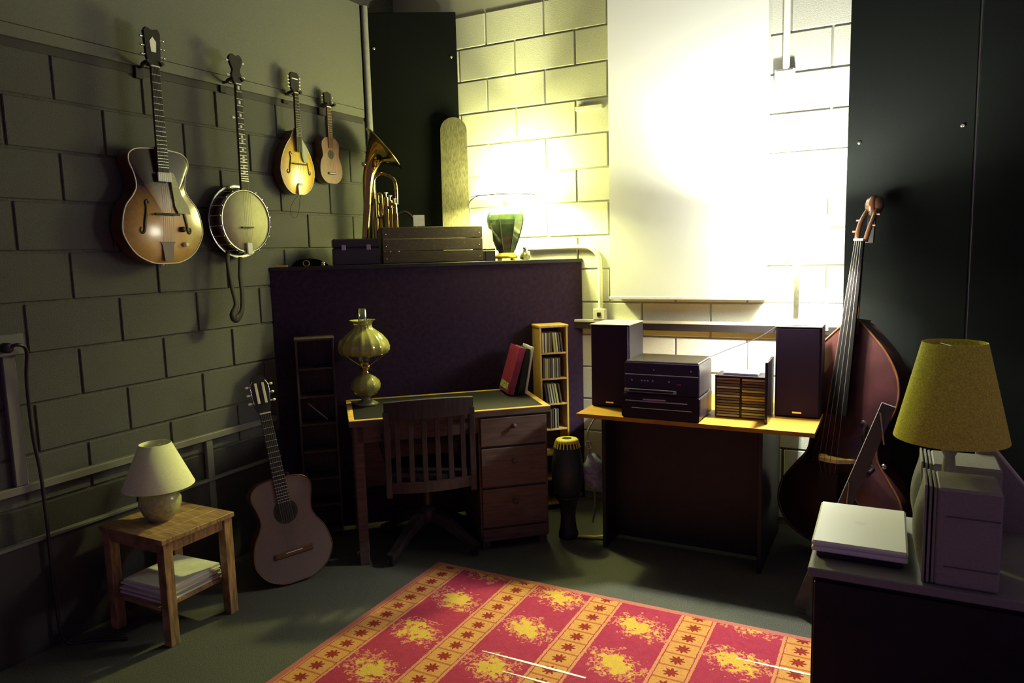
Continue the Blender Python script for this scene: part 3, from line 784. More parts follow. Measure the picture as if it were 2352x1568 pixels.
ORD = ['first', 'second', 'third', 'fourth', 'fifth', 'sixth', 'seventh', 'eighth', 'ninth', 'tenth', 'eleventh', 'twelfth', 'thirteenth', 'fourteenth']
CDC = ['cream', 'black', 'yellow', 'dark brown', 'grey', 'olive', 'orange', 'dark red']
nm = {6: 'top', 5: 'second', 4: 'third', 3: 'fourth'}
for r_, lst in rows.items():
    for ci_, (x, lean, c_) in enumerate(lst):
        a = math.radians(lean); p = sd(1.506+x+.005, .150, shz[r_]+.0045*math.sin(a)+.0005)
        wd = .0095 if c_ != 2 else .012
        cd_case(wd, .118, .118, 'cd%d' % c_, p, (0, -a, ANG), '%s CD case, %s from left on the %s shelf of the pine tower' % (CDC[c_], ORD[ci_], nm[r_]), 'CD cases on the %s shelf of the pine tower' % nm[r_])
single('wooden_stick', MB().cyl((-.05, 0, .105), (.05, 0, .006), .004, seg=8), 'cd4', 'thin stick lying slanted inside the dark CD tower', 'stick', sd(.216, .09, shz[4]), ANG)

# ------------------------------------------------------------------ writing desk
DA = R(41.8); FL = Vector((.682, -1.465, 0))
def dk(x, y, z=0): return FL+Vector((math.cos(DA)*x-math.sin(DA)*y, math.sin(DA)*x+math.cos(DA)*y, z))
t = thing('writing_desk', 'brown wooden writing desk with a black inlaid top standing diagonally', 'desk', FL, DA)
W_, D_k = 1.047, .565
tp = MB().box(0, W_, 0, D_k, .728, .757); top = tp.build('desk_top', 'desk_wood', t)
for a in ((0, W_, 0, .028), (0, W_, D_k-.028, D_k), (0, .028, .028, D_k-.028), (W_-.034, W_, .028, D_k-.028)):
    MB().box(a[0], a[1], a[2], a[3], .7565, .7605, .001).build('edge_strip', 'desk_edge', top)
MB().box(.030, W_-.036, .030, D_k-.030, .7568, .7588).build('black_inlay', 'inlay', top)
MB().box(.655, 1.03, .02, D_k-.02, .05, .727).build('pedestal', 'desk_wood', t)
for (z0, z1) in ((.565, .715), (.345, .553), (.125, .333)):
    d_ = MB().box(.665, 1.02, .004, .021, z0, z1, .003).build('drawer', 'desk_wood', t)
    MB().lathe([(.010, 0), (.007, .010), (.014, .018), (.012, .024), (.0001, .026)], 12, Matrix.Translation((.842, .004, (z0+z1)/2+.03)) @ Matrix.Rotation(R(90), 4, 'X')).build('knob', 'desk_wood', d_)
MB().box(.665, 1.02, .006, .02, .05, .115).build('plinth', 'desk_wood', t)
MB().box(.04, .655, .02, .04, .64, .727).build('apron', 'desk_wood', t)
for y in (.02, D_k-.07): MB().box(.02, .07, y, y+.05, 0, .727, .003).build('leg', 'desk_wood', t)
for x in (.665, .98):
    for y in (.03, D_k-.07): MB().box(x, x+.04, y, y+.04, 0, .05).build('foot', 'desk_wood', t)
MB().box(.07, .655, D_k-.04, D_k-.03, .25, .727).build('modesty_panel', 'desk_wood', t)

# oil lamp
t = thing('oil_lamp', 'glass oil lamp with a ribbed amber shade and a clear chimney on the desk', 'oil lamp', dk(.110, .40, .7612))
MB().lathe([(.062, 0), (.064, .006), (.050, .014), (.030, .024), (.024, .036), (.030, .046)], 24, flute=(12, .04)).build('foot', 'smoke_glass', t)
MB().lathe([(.030, .046), (.058, .060), (.076, .085), (.080, .105), (.074, .130), (.052, .152), (.030, .164), (.026, .170)], 36, flute=(12, .06)).build('oil_font', 'amber_glass', t)
MB().lathe([(.024, .170), (.027, .178), (.020, .184), (.024, .196), (.034, .206), (.036, .216), (.028, .222), (.022, .236)], 20).build('burner', 'brass', t)
MB().cyl((.03, 0, .20), (.052, 0, .196), .003, seg=6).build('wick_knob', 'brass', t)
MB().lathe([(.128, .282), (.126, .278), (.124, .284)], 36, cap=False).build('shade_ring', 'brass', t)
for k in range(3):
    a = R(120*k+20); MB().tube([(.03*math.cos(a), .03*math.sin(a), .218), (.125*math.cos(a), .125*math.sin(a), .281)], .003, 6).build('shade_arm', 'brass', t)
MB().lathe([(.126, .284), (.136, .300), (.137, .322), (.126, .352), (.100, .385), (.070, .408), (.050, .424), (.046, .440), (.052, .455), (.066, .464), (.070, .466)], 48, cap=False, flute=(16, .09)).build('lamp_shade', 'amber_glass', t)
MB().lathe([(.021, .222), (.034, .25), (.034, .28), (.026, .33), (.0245, .40), (.0245, .528), (.0225, .528), (.0225, .40)], 20, cap=False).build('chimney', 'clear_glass', t)

# books on the desk
def book(name, label, th, wd, hh, lean, x, y, cover, pages='paper', lab=False):
    mtx = Matrix.Translation(dk(x, y, .7612+th*math.sin(R(lean)))) @ Matrix.Rotation(DA, 4, 'Z') @ Matrix.Rotation(R(lean), 4, 'Y')
    t = thing(name, label, 'book', mtx=mtx)
    z0 = th*0
    MB().box(0, .004, 0, wd, 0, hh, .001).build('front_cover', cover, t)
    MB().box(th-.004, th, 0, wd, 0, hh, .001).build('back_cover', cover, t)
    MB().box(.004, th-.004, 0, .004, 0, hh).build('spine', cover, t)
    MB().box(.004, th-.004, .004, wd-.006, .004, hh-.006).build('pages', pages, t)
    if lab: MB().box(-.0012, 0, .03, wd-.012, .018, .058).build('printed_label', 'book_label', t)
    return t
book('book', 'thick dark red book with a printed yellow label leaning on the desk', .036, .215, .275, 17, .895, .335, 'red_cover', 'paper', True)
book('book', 'black book with pale page edges leaning behind the red book', .030, .205, .262, 12, .958, .345, 'black_cover', 'white')
book('book', 'thin white book leaning against the pine tower beside the black book', .012, .200,   .272, 10.5, 1.000, .345, 'white', 'paper')

# ------------------------------------------------------------------ desk chair
CA = DA; t = thing('desk_chair', 'dark wooden slat-back swivel chair pushed up to the desk', 'chair', (.853, -1.063, 0), CA)
def arc(x): return -.225-.035*(1-(x/.22)**2)
def curved_rail(z0, z1, th, xs=.225, n=12, crown=0):
    mb = MB(); vs = []; fs = []
    for i in range(n+1):
        x = -xs+2*xs*i/n; y = arc(x); c_ = crown*(1-(x/xs)**2)
        vs += [(x, y-th/2, z0), (x, y+th/2, z0), (x, y+th/2, z1+c_), (x, y-th/2, z1+c_)]
    for i in range(n):
        a = i*4; b_ = a+4
        for k in range(4): fs.append((a+k, a+(k+1) % 4, b_+(k+1) % 4, b_+k))
    fs += [(3, 2, 1, 0), (n*4, n*4+1, n*4+2, n*4+3)]
    return mb.add(vs, fs)
curved_rail(.762, .848, .024, crown=.012).build('top_rail', 'chair_wood', t)
curved_rail(.385, .440, .022).build('lower_rail', 'chair_wood', t)
for s in (-1, 1):
    MB().box(s*.215-.016, s*.215+.016, -.242, -.212, .36, .80, .004).build('back_post', 'chair_wood', t)
    MB().tube(catmull([(s*.215, -.23, .665), (s*.235, -.10, .672), (s*.245, .05, .672), (s*.235, .16, .665), (s*.215, .20, .64)], 5), [.016]*21, 8, flat=.7).build('armrest', 'chair_wood', t)
    MB().tube(catmull([(s*.235, .12, .665), (s*.225, .13, .56), (s*.20, .11, .45)], 4), .012, 8).build('arm_support', 'chair_wood', t)
for i in range(6):
    x = -.165+i*.066; y = arc(x)
    MB().box(x-.013, x+.013, y-.005, y+.005, .436, .766, .002).build('slat', 'chair_wood', t)
seat = [(.215*math.copysign(abs(math.cos(a))**.6, math.cos(a)), .205*math.copysign(abs(math.sin(a))**.6, math.sin(a))-.02) for a in [2*math.pi*k/32 for k in range(32)]]
MB().prism(seat, .425, .455).build('seat', 'chair_wood', t)
MB().cyl((0, 0, .19), (0, 0, .425), .025, seg=14).build('column', 'black_plastic', t)
MB().lathe([(.05, .15), (.055, .17), (.055, .215), (.03, .23)], 16).build('hub', 'chair_wood', t)
for k in range(4):
    a = R(90*k+45); c_, s_ = math.cos(a), math.sin(a)
    rot = Matrix.Rotation(a, 4, 'Z')
    vs = []
    prof = [(.03, .150, .215, .026), (.12, .125, .185, .025), (.22, .075, .120, .023), (.30, .040, .070, .021), (.325, .038, .062, .020)]
    mb = MB()
    for (x, z0, z1, hw) in prof: vs += [(x, -hw, z0), (x, hw, z0), (x, hw, z1), (x, -hw, z1)]
    fs = []
    for i in range(len(prof)-1):
        for q_ in range(4): fs.append((i*4+q_, i*4+(q_+1) % 4, i*4+4+(q_+1) % 4, i*4+4+q_))
    e_ = (len(prof)-1)*4; fs += [(3, 2, 1, 0), (e_, e_+1, e_+2, e_+3)]
    lg_ = mb.add(vs, fs, False, rot).build('leg', 'chair_wood', t)
    MB().lathe([(.019, -.011), (.022, -.006), (.022, .006), (.019, .011)], 14, rot @ Matrix.Translation((.30, 0, .022)) @ Matrix.Rotation(R(90), 4, 'X')).build('caster', 'black_plastic', lg_)

# ------------------------------------------------------------------ stereo desk against the back wall
t = thing('stereo_desk', 'stereo desk with an orange pine top and black front panel', 'desk', (1.627, -.81, 0))
MB().prism([(0, 0), (1.141, 0), (1.141, .42), (1.0, .46), (1.0, .73), (0, .73)], .720, .740).build('desk_top', 'pine', t)
MB().box(.118, .886, .255, .273, .02, .719).build('front_panel', 'black_wood', t)
for x in (.10, .886): MB().box(x, x+.020, .10, .70, 0, .719, .002).build('side_panel', 'black_wood', t)

def speaker(label, x0, x1, y0, h_, dp):
    t = thing('bookshelf_speaker', label, 'speaker', (x0, y0, .7405))
    w_ = x1-x0
    MB().box(0, w_, .014, dp, 0, h_, .003).build('cabinet', 'black_wood', t)
    MB().box(.006, w_-.006, 0, .0135, .006, h_-.006, .003).build('grille', 'grille_cloth', t)
    MB().box(w_*.40, w_*.60, -.0015, 0, .022, .030).build('badge', 'steel', t)
    MB().box(0, w_, .0, dp, h_, h_+.004).build('top_veneer', 'cream', t)
speaker('black bookshelf speaker at the left end of the stereo desk', 1.630, 1.846, -.612, .438, .24)
speaker('black bookshelf speaker at the right end of the stereo desk', 2.556, 2.764, -.525, .440, .195)

t = thing('stereo_receiver', 'wide black stereo unit lying on the desk under another one', 'stereo', (1.870, -.802, .7405))
MB().box(0, .388, .012, .262, .006, .118, .006).build('chassis', 'black_plastic', t)
fr = [(x, z) for x, z in ((0, .008), (.012, .0), (.376, .0), (.388, .008), (.388, .112), (.376, .120), (.012, .120), (0, .112))]
MB().prism(fr, 0, .014, Matrix(((1, 0, 0, 0), (0, 0, 1, 0), (0, 1, 0, 0), (0, 0, 0, 1)))).build('front_panel', 'black_gloss', t)
MB().box(.020, .330, -.003, 0, .084, .090, .001).build('trim_strip', 'steel', t)
MB().box(.050, .352, -.003, 0, .050, .054, .001).build('trim_strip', 'steel', t)
MB().box(.110, .225, -.004, 0, .093, .101, .001).build('display', 'steel', t)
for x in (.03, .33):
    for y in (.04, .22): MB().cyl((x, y, 0), (x, y, .007), .014, seg=10).build('foot', 'black_plastic', t)
t = thing('stereo_receiver', 'black stereo receiver with a red button stacked on the other unit', 'stereo', (1.888, -.806, .8605))
MB().box(0, .368, .010, .262, .004, .158, .004).build('chassis', 'black_plastic', t)
MB().box(0, .368, 0, .0115, .004, .160, .003).build('front_panel', 'black_gloss', t)
MB().box(.004, .364, -.003, 0, .098, .103, .001).build('trim_strip', 'steel', t)
MB().box(.0, .26, -.006, 0, .012, .030, .002).build('cassette_lip', 'steel', t)
MB().box(.026, .246, -.007, -.005, .016, .026).build('cassette_slot', 'black_gloss', t)
for x in (.04, .09, .105, .12, .145, .225): MB().cyl((x, -.006, .073), (x, 0, .073), .005, seg=8).build('knob', 'steel', t)
MB().box(.262, .284, -.005, 0, .058, .066, .001).build('red_button', 'red_cover', t, 'small red button')
for x in (.15, .33): MB().cyl((x, -.004, .128), (x, 0, .128), .004, seg=8).build('indicator', 'steel', t)
lid = MB().box(.006, .362, .012, .258, .160, .168, .002); lid.build('top_lid', 'steel', t, 'brushed metal lid')
for x in (.03, .31):
    for y in (.04, .22): MB().cyl((x, y, 0), (x, y, .005), .014, seg=10).build('foot', 'black_plastic', t)

# cd rack on the desk
t = thing('cd_rack', 'low black CD rack between the stereo and the right speaker', 'cd rack', (2.290, -.622, .7405))
for x in (0, .121, .242): MB().box(x, x+.006, .004, .14, 0, .198, .001).build('divider', 'black_plastic', t)
MB().box(0, .248, .0, .14, .198, .206, .001).build('rack_top', 'black_plastic', t)
MB().box(0, .248, .132, .14, 0, .198).build('rack_back', 'black_plastic', t)
cols = [[0, 3, 3, 5, 1, 3, 1, 4, 3, 1, 4, 1, 3, 7], [4, 2, 1, 0, 1, 3, 6, 6, 1, 2, 3, 1, 7, 4]]
for ci, lst in enumerate(cols):
    for i, c_ in enumerate(lst):
        z = .7415+.003+i*.0138; o_ = cdm.setdefault(('flat', c_), MB().box(0, .112, 0, .118, 0, .0105, .001).mesh('cd_case', 'cd%d' % c_))
        o = bpy.data.objects.new('cd_case', o_); C.objects.link(o); o.location = (2.298+ci*.121, -.624+random.uniform(-.003, .003), z)
        sidew = ('left', 'right')[ci]
        tag(o, '%s CD case, %s from the bottom in the %s desk rack column' % (CDC[c_], ORD[i], sidew), 'cd case', 'CD cases in the %s column of the desk rack' % sidew)
single('paper_stack', MB().box(0, .165, 0, .12, 0, .012, .002), 'white', 'white papers lying on top of the black CD rack', 'papers', (2.325, -.60, .9475))
single('record_sleeve', MB().box(0, .013, 0, .215, 0, .292, .001), 'black_gloss', 'thin black record sleeve standing upright beside the right speaker', 'record', (2.5395, -.712, .7405), rot=(0, 0, R(1)))
single('speaker_wire', MB().tube(catmull([(2.24, -.54, 1.02), (2.32, -.40, 1.05), (2.42, -.22, 1.085), (2.49, -.07, 1.13), (2.50, -.035, 1.150)], 5), .0022, 5), 'black_plastic', 'thin black wire rising from the stereo to the wall ledge', 'wire')

# table lamp 2, on the ledge
t = thing('table_lamp', 'lit white lamp with a slim column base standing on the right speaker', 'lamp', (2.640, -.462, 1.1865))
MB().lathe([(.052, 0), (.054, .006), (.046, .012), (.016, .018), (.013, .03)], 24).build('base', 'white', t)
MB().lathe([(.0125, .03), (.0125, .255), (.015, .277), (.023, .300), (.025, .309), (.012, .314)], 16).build('column', 'weathered', t)
MB().cyl((0, 0, .314), (0, 0, .36), .010, seg=10).build('socket', 'gold', t)
MB().ball((0, 0, .452), .016, 12, 8, (1, 1, 1.25)).build('bulb', 'bulb', t)
MB().lathe([(.165, .325), (.135, .520), (.133, .520), (.163, .326)], 40, cap=False).build('lamp_shade', 'lit_shade_pale', t)
for k in range(3):
    a = R(120*k+30); MB().tube([(0, 0, .51), (.134*math.cos(a), .134*math.sin(a), .512)], .002, 6).build('shade_spider', 'gold', t)
MB().cyl((0, 0, .36), (0, 0, .515), .002, seg=6).build('harp', 'gold', t)
point('lamp_light', (0, 0, .452), PALE, P_LAMP2, .04, t)

# ------------------------------------------------------------------ between the desks
t = thing('tabla_drum', 'small drum with a yellow laced rim standing between the two desks', 'drum', (1.505, -.655, 0))
MB().lathe([(.060, .245), (.075, .26), (.088, .34), (.086, .42), (.072, .50), (.056, .545)], 28).build('shell', 'teal_drum', t)
MB().lathe([(.057, .535), (.060, .545), (.058, .556), (.028, .560), (.026, .559)], 28, cap=False).build('skin_rim', 'lacing', t)
MB().lathe([(.027, .5595), (.0001, .5615)], 24, cap=False).build('skin_centre', 'ebony', t)
for k in range(22):
    a = 2*math.pi*k/22; c_, s_ = math.cos(a), math.sin(a)
    MB().tube([(c_*.059, s_*.059, .552), (c_*.066, s_*.066, .530), (c_*.071, s_*.071, .512)], .0035, 5).build('lacing', 'lacing', t)
MB().lathe([(.052, .0), (.056, .01), (.054, .03), (.045, .06), (.04, .12), (.05, .20), (.075, .235), (.08, .246), (.05, .247)], 24).build('pedestal', 'black_wood', t)
t = thing('cloth_bag', 'dark blue grey cloth bag hanging under the left end of the stereo desk', 'bag', (1.640, -.590, 0))
MB().arched([(.060*math.cos(a)*(1+.12*math.sin(5*a)), .105*math.sin(a)) for a in [2*math.pi*k/32 for k in range(32)]], (0, .01), 0, .035, 5, Matrix.Translation((0, -.0, .37)) @ Matrix.Rotation(R(-12), 4, 'Y') @ Matrix.Rotation(R(30), 4, 'Z') @ Matrix.Rotation(R(90), 4, 'X')).arched(
    [(.060*math.cos(a)*(1+.12*math.sin(5*a)), -.105*math.sin(a)) for a in [2*math.pi*k/32 for k in range(32)]], (0, .01), 0, -.03, 5, Matrix.Translation((0, -.0, .37)) @ Matrix.Rotation(R(-12), 4, 'Y') @ Matrix.Rotation(R(30), 4, 'Z') @ Matrix.Rotation(R(90), 4, 'X')).build('bag_body', 'blue_cloth', t)
MB().tube(catmull([(-.02, 0, .465), (-.035, 0, .50), (-.04, .0, .54), (-.035, .0, .60), (.0, .04, .68), (.012, .045, .719)], 5), .0045, 6).build('strap', 'blue_cloth', t)
MB().tube([(-.036+.017*math.cos(a), -.003, .515+.021*math.sin(a)) for a in [2*math.pi*k/20 for k in range(20)]], .0042, 6, closed=True).build('ring', 'steel', t, 'bright metal ring')
MB().tube(catmull([(.0, -.01, .275), (.004, -.01, .20), (-.004, -.012, .13), (-.012, -.015, .085)], 5), .006, 6).build('tail_cord', 'weathered', t)
single('yellow_strap', MB().tube(catmull([(-.10, -.05, .010), (-.06, -.045, .014), (-.02, -.03, .013), (.02, -.015, .016), (.06, .0, .026), (.088, .012, .040)], 6), [.013]*12+[.012]*10+[.014]*9, 8, flat=.45), 'yellow_strap', 'bright yellow strap lying on the carpet under the bag', 'strap', (1.655, -.600, 0))

# ------------------------------------------------------------------ double bass leaning in the right corner
b0 = Vector((2.855, -.40, .0)); b1 = Vector((2.945, -.165, 1.80))
ay = (b1-b0).normalized(); az = Vector((-.33, -.94, 0)); az = (az-ay*az.dot(ay)).normalized(); ax = ay.cross(az)
mt = Matrix((ax, ay, az)).transposed().to_4x4(); mt.translation = b0
t = thing('double_bass', 'reddish brown double bass leaning against the black panel', 'double bass', mtx=mt)
half = [(0, .085), (.12, .090), (.23, .14), (.295, .235), (.290, .35), (.225, .455), (.172, .53), (.160, .61), (.172, .69), (.215, .76), (.235, .85), (.220, .95), (.165, 1.05), (.095, 1.13), (.045, 1.18), (.024, 1.20), (0, 1.20)]
ol = outline(half, 5)
MB().prism(ol, -.095, .075, smooth_side=True).build('body', 'bass_wood', t)
MB().arched(ol, (0, .6), .0755, .035).build('body_top', 'bass_wood', t)
MB().tube([(x, y, .0755) for x, y in ol], .006, 6, closed=True).build('edge', 'side_wood', t)
def bz(x, y): return archz(x, y, (0, .6), .0755, .035, ol)
for s in (-1, 1):
    pts = [(.085, .70), (.098, .72), (.112, .70), (.106, .65), (.118, .60), (.132, .55), (.130, .50), (.146, .485), (.158, .505), (.146, .52)]
    pp = catmull([(s*x, y, bz(s*x, y)+.002) for x, y in pts], 4); n_ = len(pp)
    MB().tube(pp, [.006+.007*math.sin(math.pi*i/(n_-1)) for i in range(n_)], 6, flat=.25).build('f_hole', 'ebony', t)
fbm = MB()
vs = [(-.043, .74, .150), (.043, .74, .150), (.022, 1.585, .088), (-.022, 1.585, .088), (-.043, .74, .172), (.043, .74, .172), (.022, 1.585, .104), (-.022, 1.585, .104), (0, .74, .182), (0, 1.585, .110)]
fbm.add(vs, [(0, 3, 2, 1), (0, 1, 5, 8, 4), (2, 3, 7, 9, 6), (1, 2, 6, 5), (3, 0, 4, 7), (5, 6, 9, 8), (8, 9, 7, 4)])
fbm.build('fingerboard', 'fingerboard_black', t)
neck_back(MB().box(-.028, .028, 1.13, 1.21, -.06, .11), 1.19, .055, .045, 1.585, .043, .035, .098).build('neck', 'side_wood', t)
MB().box(-.023, .023, 1.583, 1.594, .08, .114, .002).build('nut', 'ivory', t)
def pbx(y): return .075-.10*((y-1.59)/.17)**1.6 if y > 1.59 else .075
for s in (-1, 1):
    pp = [(s*(.020+.006*math.sin((y-1.59)/.17*math.pi)), y, pbx(y)) for y in [1.585+i*.0195 for i in range(10)]]
    MB().tube(pp, [.013-.0003*i for i in range(10)], 8).build('pegbox_side', 'side_wood', t)
    for i in range(2):
        y = 1.635+i*.06+(.03 if s > 0 else 0)
        MB().cyl((s*.02, y, pbx(y)), (s*.050, y, pbx(y)), .006, seg=8).build('tuning_peg', 'side_wood', t)
MB().prism([(-.018, 1.59), (.018, 1.59), (.018, 1.76), (-.018, 1.76)], -.035, -.02).build('pegbox_back', 'ebony', t)
sp = []
for i in range(34):
    a = -math.pi*.5+i*.34; r_ = .046*(1-i/44)
    sp.append((0, 1.778+r_*math.sin(a)*.95, -.045+r_*math.cos(a)))
MB().tube(sp, [.020*(1-i/60) for i in range(34)], 8).build('scroll', 'side_wood', t)
for s in (-1, 1):
    MB().lathe([(.044, 0), (.040, .012), (.020, .022), (.012, .026), (.0001, .027)], 20, Matrix.Translation((s*.016, 1.778, -.045)) @ Matrix.Rotation(R(90*s), 4, 'Y')).build('scroll_eye', 'side_wood', t)
brp = [(-.085, 0), (-.055, 0), (-.045, .03), (.045, .03), (.055, 0), (.085, 0), (.078, .05), (.060, .085), (.046, .120), (.0, .133), (-.046, .120), (-.060, .085), (-.078, .05)]
MB().prism(brp, -.009, .009, Matrix.Translation((0, .525, .106)) @ Matrix.Rotation(R(90), 4, 'X')).build('bridge', 'maple', t)
tlp = MB(); tlp.add([(-.045, .46, .205), (.045, .46, .205), (.028, .115, .13), (-.028, .115, .13), (-.045, .46, .218), (.045, .46, .218), (.028, .115, .142), (-.028, .115, .142)], [(0, 3, 2, 1), (4, 5, 6, 7), (0, 1, 5, 4), (1, 2, 6, 5), (2, 3, 7, 6), (3, 0, 4, 7)])
tlp.build('tailpiece', 'ebony', t)
st = MB()
for i in range(4):
    u = (i-1.5)/1.5; st.tube([(u*.03, .455, .215), (u*.042, .525, .237-.006*u*u), (u*.014, 1.59, .1145)], .0010, 5, cap=False)
st.build('strings', 'string', t, stuff=True)
MB().cyl((0, .09, 0), (0, .002, 0), .006, seg=8).build('endpin', 'steel', t)

# folding stand in front of the bass
t = thing('folding_stand', 'dark grey cross-legged folding stand in front of the bass', 'stand', (2.97, -1.0, 0), R(4))
def flatbar(mb, p0, p1, w_, th):
    p0 = Vector(p0); p1 = Vector(p1); a = (p1-p0).normalized(); n = Vector((0, 1, 0)); b_ = a.cross(n).normalized()
    vs = []
    for p in (p0, p1):
        for (i, j) in ((-1, -1), (1, -1), (1, 1), (-1, 1)): vs.append(p+b_*w_/2*i+n*th/2*j)
    return mb.add(vs, [(0, 1, 2, 3), (7, 6, 5, 4), (0, 4, 5, 1), (1, 5, 6, 2), (2, 6, 7, 3), (3, 7, 4, 0)])
flatbar(MB(), (.085, -.01, .93), (-.23, -.01, .02), .052, .018).build('crossing_leg', 'grey_bar', t)
flatbar(MB(), (-.055, .012, .53), (.24, .012, .02), .045, .018).build('crossing_leg', 'black_plastic', t)
MB().cyl((.055, -.024, .90), (.072, -.024, .77), .004, seg=6).build('latch_rod', 'steel', t)
MB().cyl((-.05, -.024, .60), (-.058, -.024, .48), .004, seg=6).build('latch_rod', 'steel', t)
MB().lathe([(.010, 0), (.010, .012), (.006, .016), (.0001, .017)], 10, Matrix.Translation((.075, -.02, .68)) @ Matrix.Rotation(R(90), 4, 'X')).build('bolt', 'steel', t)

# ------------------------------------------------------------------ desk in the right foreground
t = thing('side_desk', 'black desk with a pale grey top in the right foreground', 'desk', (2.886, -2.269, 0))
MB().box(0, 1.10, 0, .50, .716, .740, .003).build('desk_top', 'desk_grey', t)
MB().box(.012, 1.08, .014, .485, .06, .715).build('carcass', 'black_wood', t)
for x in (.016, .55): 
    d_ = MB().box(x, x+.525, -.002, .0135, .08, .705, .003).build('door', 'black_wood', t)
    MB().box(x+(.49 if x < .1 else .02), x+(.505 if x < .1 else .035), -.012, -.002, .48, .60, .003).build('handle', 'black_plastic', d_)
MB().box(.04, 1.06, .04, .46, 0, .06).build('plinth', 'black_wood', t)
t = thing('laptop', 'closed white laptop lying on the grey desk top', 'laptop', (2.888, -2.205, .7405), R(.5))
MB().box(.012, .216, .012, .320, 0, .020, .004).build('stand', 'black_plastic', t)
MB().box(0, .228, 0, .335, .0205, .034, .004).build('base', 'laptop', t)
ld = MB().box(0, .228, 0, .335, .0345, .050, .005).build('lid', 'laptop', t)
MB().lathe([(.016, .0502), (.0001, .0504)], 20, Matrix.Translation((.114, .18, 0)), cap=False).build('lid_badge', 'white', ld)

def pc_speaker(label, x0, x1, y0, dp, hh):
    t = thing('desktop_speaker', label, 'speaker', (x0, y0, .7405))
    w_ = x1-x0
    MB().box(.030, w_, 0, dp, 0, hh, .006).build('housing', 'speaker_cream', t)
    for y in (.0, dp): 
        pass
    for z in (.05, .175): MB().box(.05, w_-.004, -.0015, .0, z, z+.003).build('seam', 'speaker_grille', t)
    for i in range(3): MB().box(.004+i*.010, .010+i*.010, .002, dp-.002, .004, hh+.004-i*.002, .001).build('baffle_rib', 'speaker_cream', t)
    vs = []; fs = []; n = 14; m_ = 10
    for i in range(n+1):
        for j in range(m_+1):
            u = -1+2*i/n; v = -1+2*j/m_
            vs.append((-.022*(1-u*u)*(1-v*v)**.5+.004, dp/2+v*dp*.44, hh/2+u*hh*.43))
    for i in range(n):
        for j in range(m_): fs.append((i*(m_+1)+j, i*(m_+1)+j+1, (i+1)*(m_+1)+j+1, (i+1)*(m_+1)+j))
    MB().add(vs, fs, True).build('bulged_grille', 'speaker_grille', t)
pc_speaker('front one of two cream desktop speakers, nearest the desk edge', 3.140, 3.305, -2.252, .155, .245)
pc_speaker('rear one of two cream desktop speakers, behind the olive lamp', 3.140, 3.335, -1.955, .16, .222)
t = thing('table_lamp', 'unlit table lamp with an olive fabric shade on the right desk', 'lamp', (3.205, -2.035, .7405))
MB().lathe([(.050, 0), (.052, .008), (.042, .016), (.020, .026), (.015, .05)], 24).build('base', 'speaker_cream', t)
MB().lathe([(.015, .05), (.016, .24), (.013, .27), (.020, .285), (.020, .315), (.012, .325)], 20).build('stem', 'speaker_cream', t)
MB().lathe([(.134, .318), (.075, .572), (.0735, .572), (.1325, .3185)], 48, cap=False).build('lamp_shade', 'olive_shade', t)
MB().ball((0, 0, .37), .03, 14, 8, (1, 1, 1.2)).build('bulb', 'white', t)
for k in range(3):
    a = R(120*k); MB().tube([(0, 0, .56), (.074*math.cos(a), .074*math.sin(a), .562)], .002, 6).build('shade_spider', 'steel', t)
t = thing('slanted_board', 'pale board leaning on a slant behind the olive lamp', 'board', (3.285, -1.785, .7405), 0)
mx = Matrix(((1, 0, 0, 0), (0, 0, -1, 0), (0, 1, 0, 0), (0, 0, 0, 1)))
MB().prism([(0, 0), (.22, 0), (.045, .235), (0, .235)], -.008, .008, mx).build('board_sheet', 'speaker_cream', t)
MB().tube([(.225, 0, .004), (.045, 0, .238)], .006, 6).build('edge_rail', 'cream', t)

# ------------------------------------------------------------------ side table with lamp by the left wall
t = thing('side_table', 'small square wooden side table against the left wall', 'table', (.085, -2.40, 0))
for k in range(4): MB().box(k*.1015, k*.1015+.1005, 0, .365, .440, .460, .001).build('top_plank', 'table_wood', t)
for x in (.008, .355):
    for y in (.008, .312): MB().box(x, x+.044, y, y+.044, 0, .4395, .002).build('leg', 'table_wood', t)
for y in (.016, .333): MB().box(.053, .354, y, y+.016, .395, .4395).build('apron', 'table_wood', t)
for x in (.016, .377): MB().box(x, x+.014, .053, .311, .395, .4395).build('apron', 'table_wood', t)
MB().box(.053, .354, .006, .358, .150, .164).build('lower_shelf', 'table_wood', t)
t = thing('table_lamp', 'unlit small lamp with a pale shade and a round glass base on the side table', 'lamp', (.262, -2.228, .4605))
MB().lathe([(.045, 0), (.050, .006), (.072, .03), (.086, .065), (.086, .09), (.070, .122), (.048, .142), (.030, .150), (.022, .158), (.02, .17)], 32).build('base', 'pale_ceramic', t)
MB().cyl((0, 0, .165), (0, 0, .215), .014, seg=12).build('socket', 'gold', t)
MB().ball((0, 0, .245), .026, 12, 8, (1, 1, 1.2)).build('bulb', 'white', t)
MB().lathe([(.146, .150), (.064, .337), (.0625, .337), (.1445, .151)], 48, cap=False).build('lamp_shade', 'pale_shade', t)
for k in range(3):
    a = R(120*k+10); MB().tube([(0, 0, .325), (.066*math.cos(a), .066*math.sin(a), .328)], .002, 6).build('shade_spider', 'steel', t)
mags = [(.10, .0, .28, .300, 'white', 1), (.105, .004, .275, .29, 'cd4', -1), (.11, -.002, .275, .30, 'paper', 2), (.10, .003, .27, .285, 'cream', -2), (.115, .0, .27, .295, 'white', 1), (.11, .004, .265, .28, 'paper', 3)]
mz_ = .1645
lbs = ['lowest white magazine on the shelf of the side table', 'grey magazine just above the lowest one on the side table shelf', 'pale magazine low in the pile under the side table', 'cream magazine in the middle of the pile under the side table', 'white magazine second from the top of the side table pile', 'pale magazine on top of the pile under the side table']
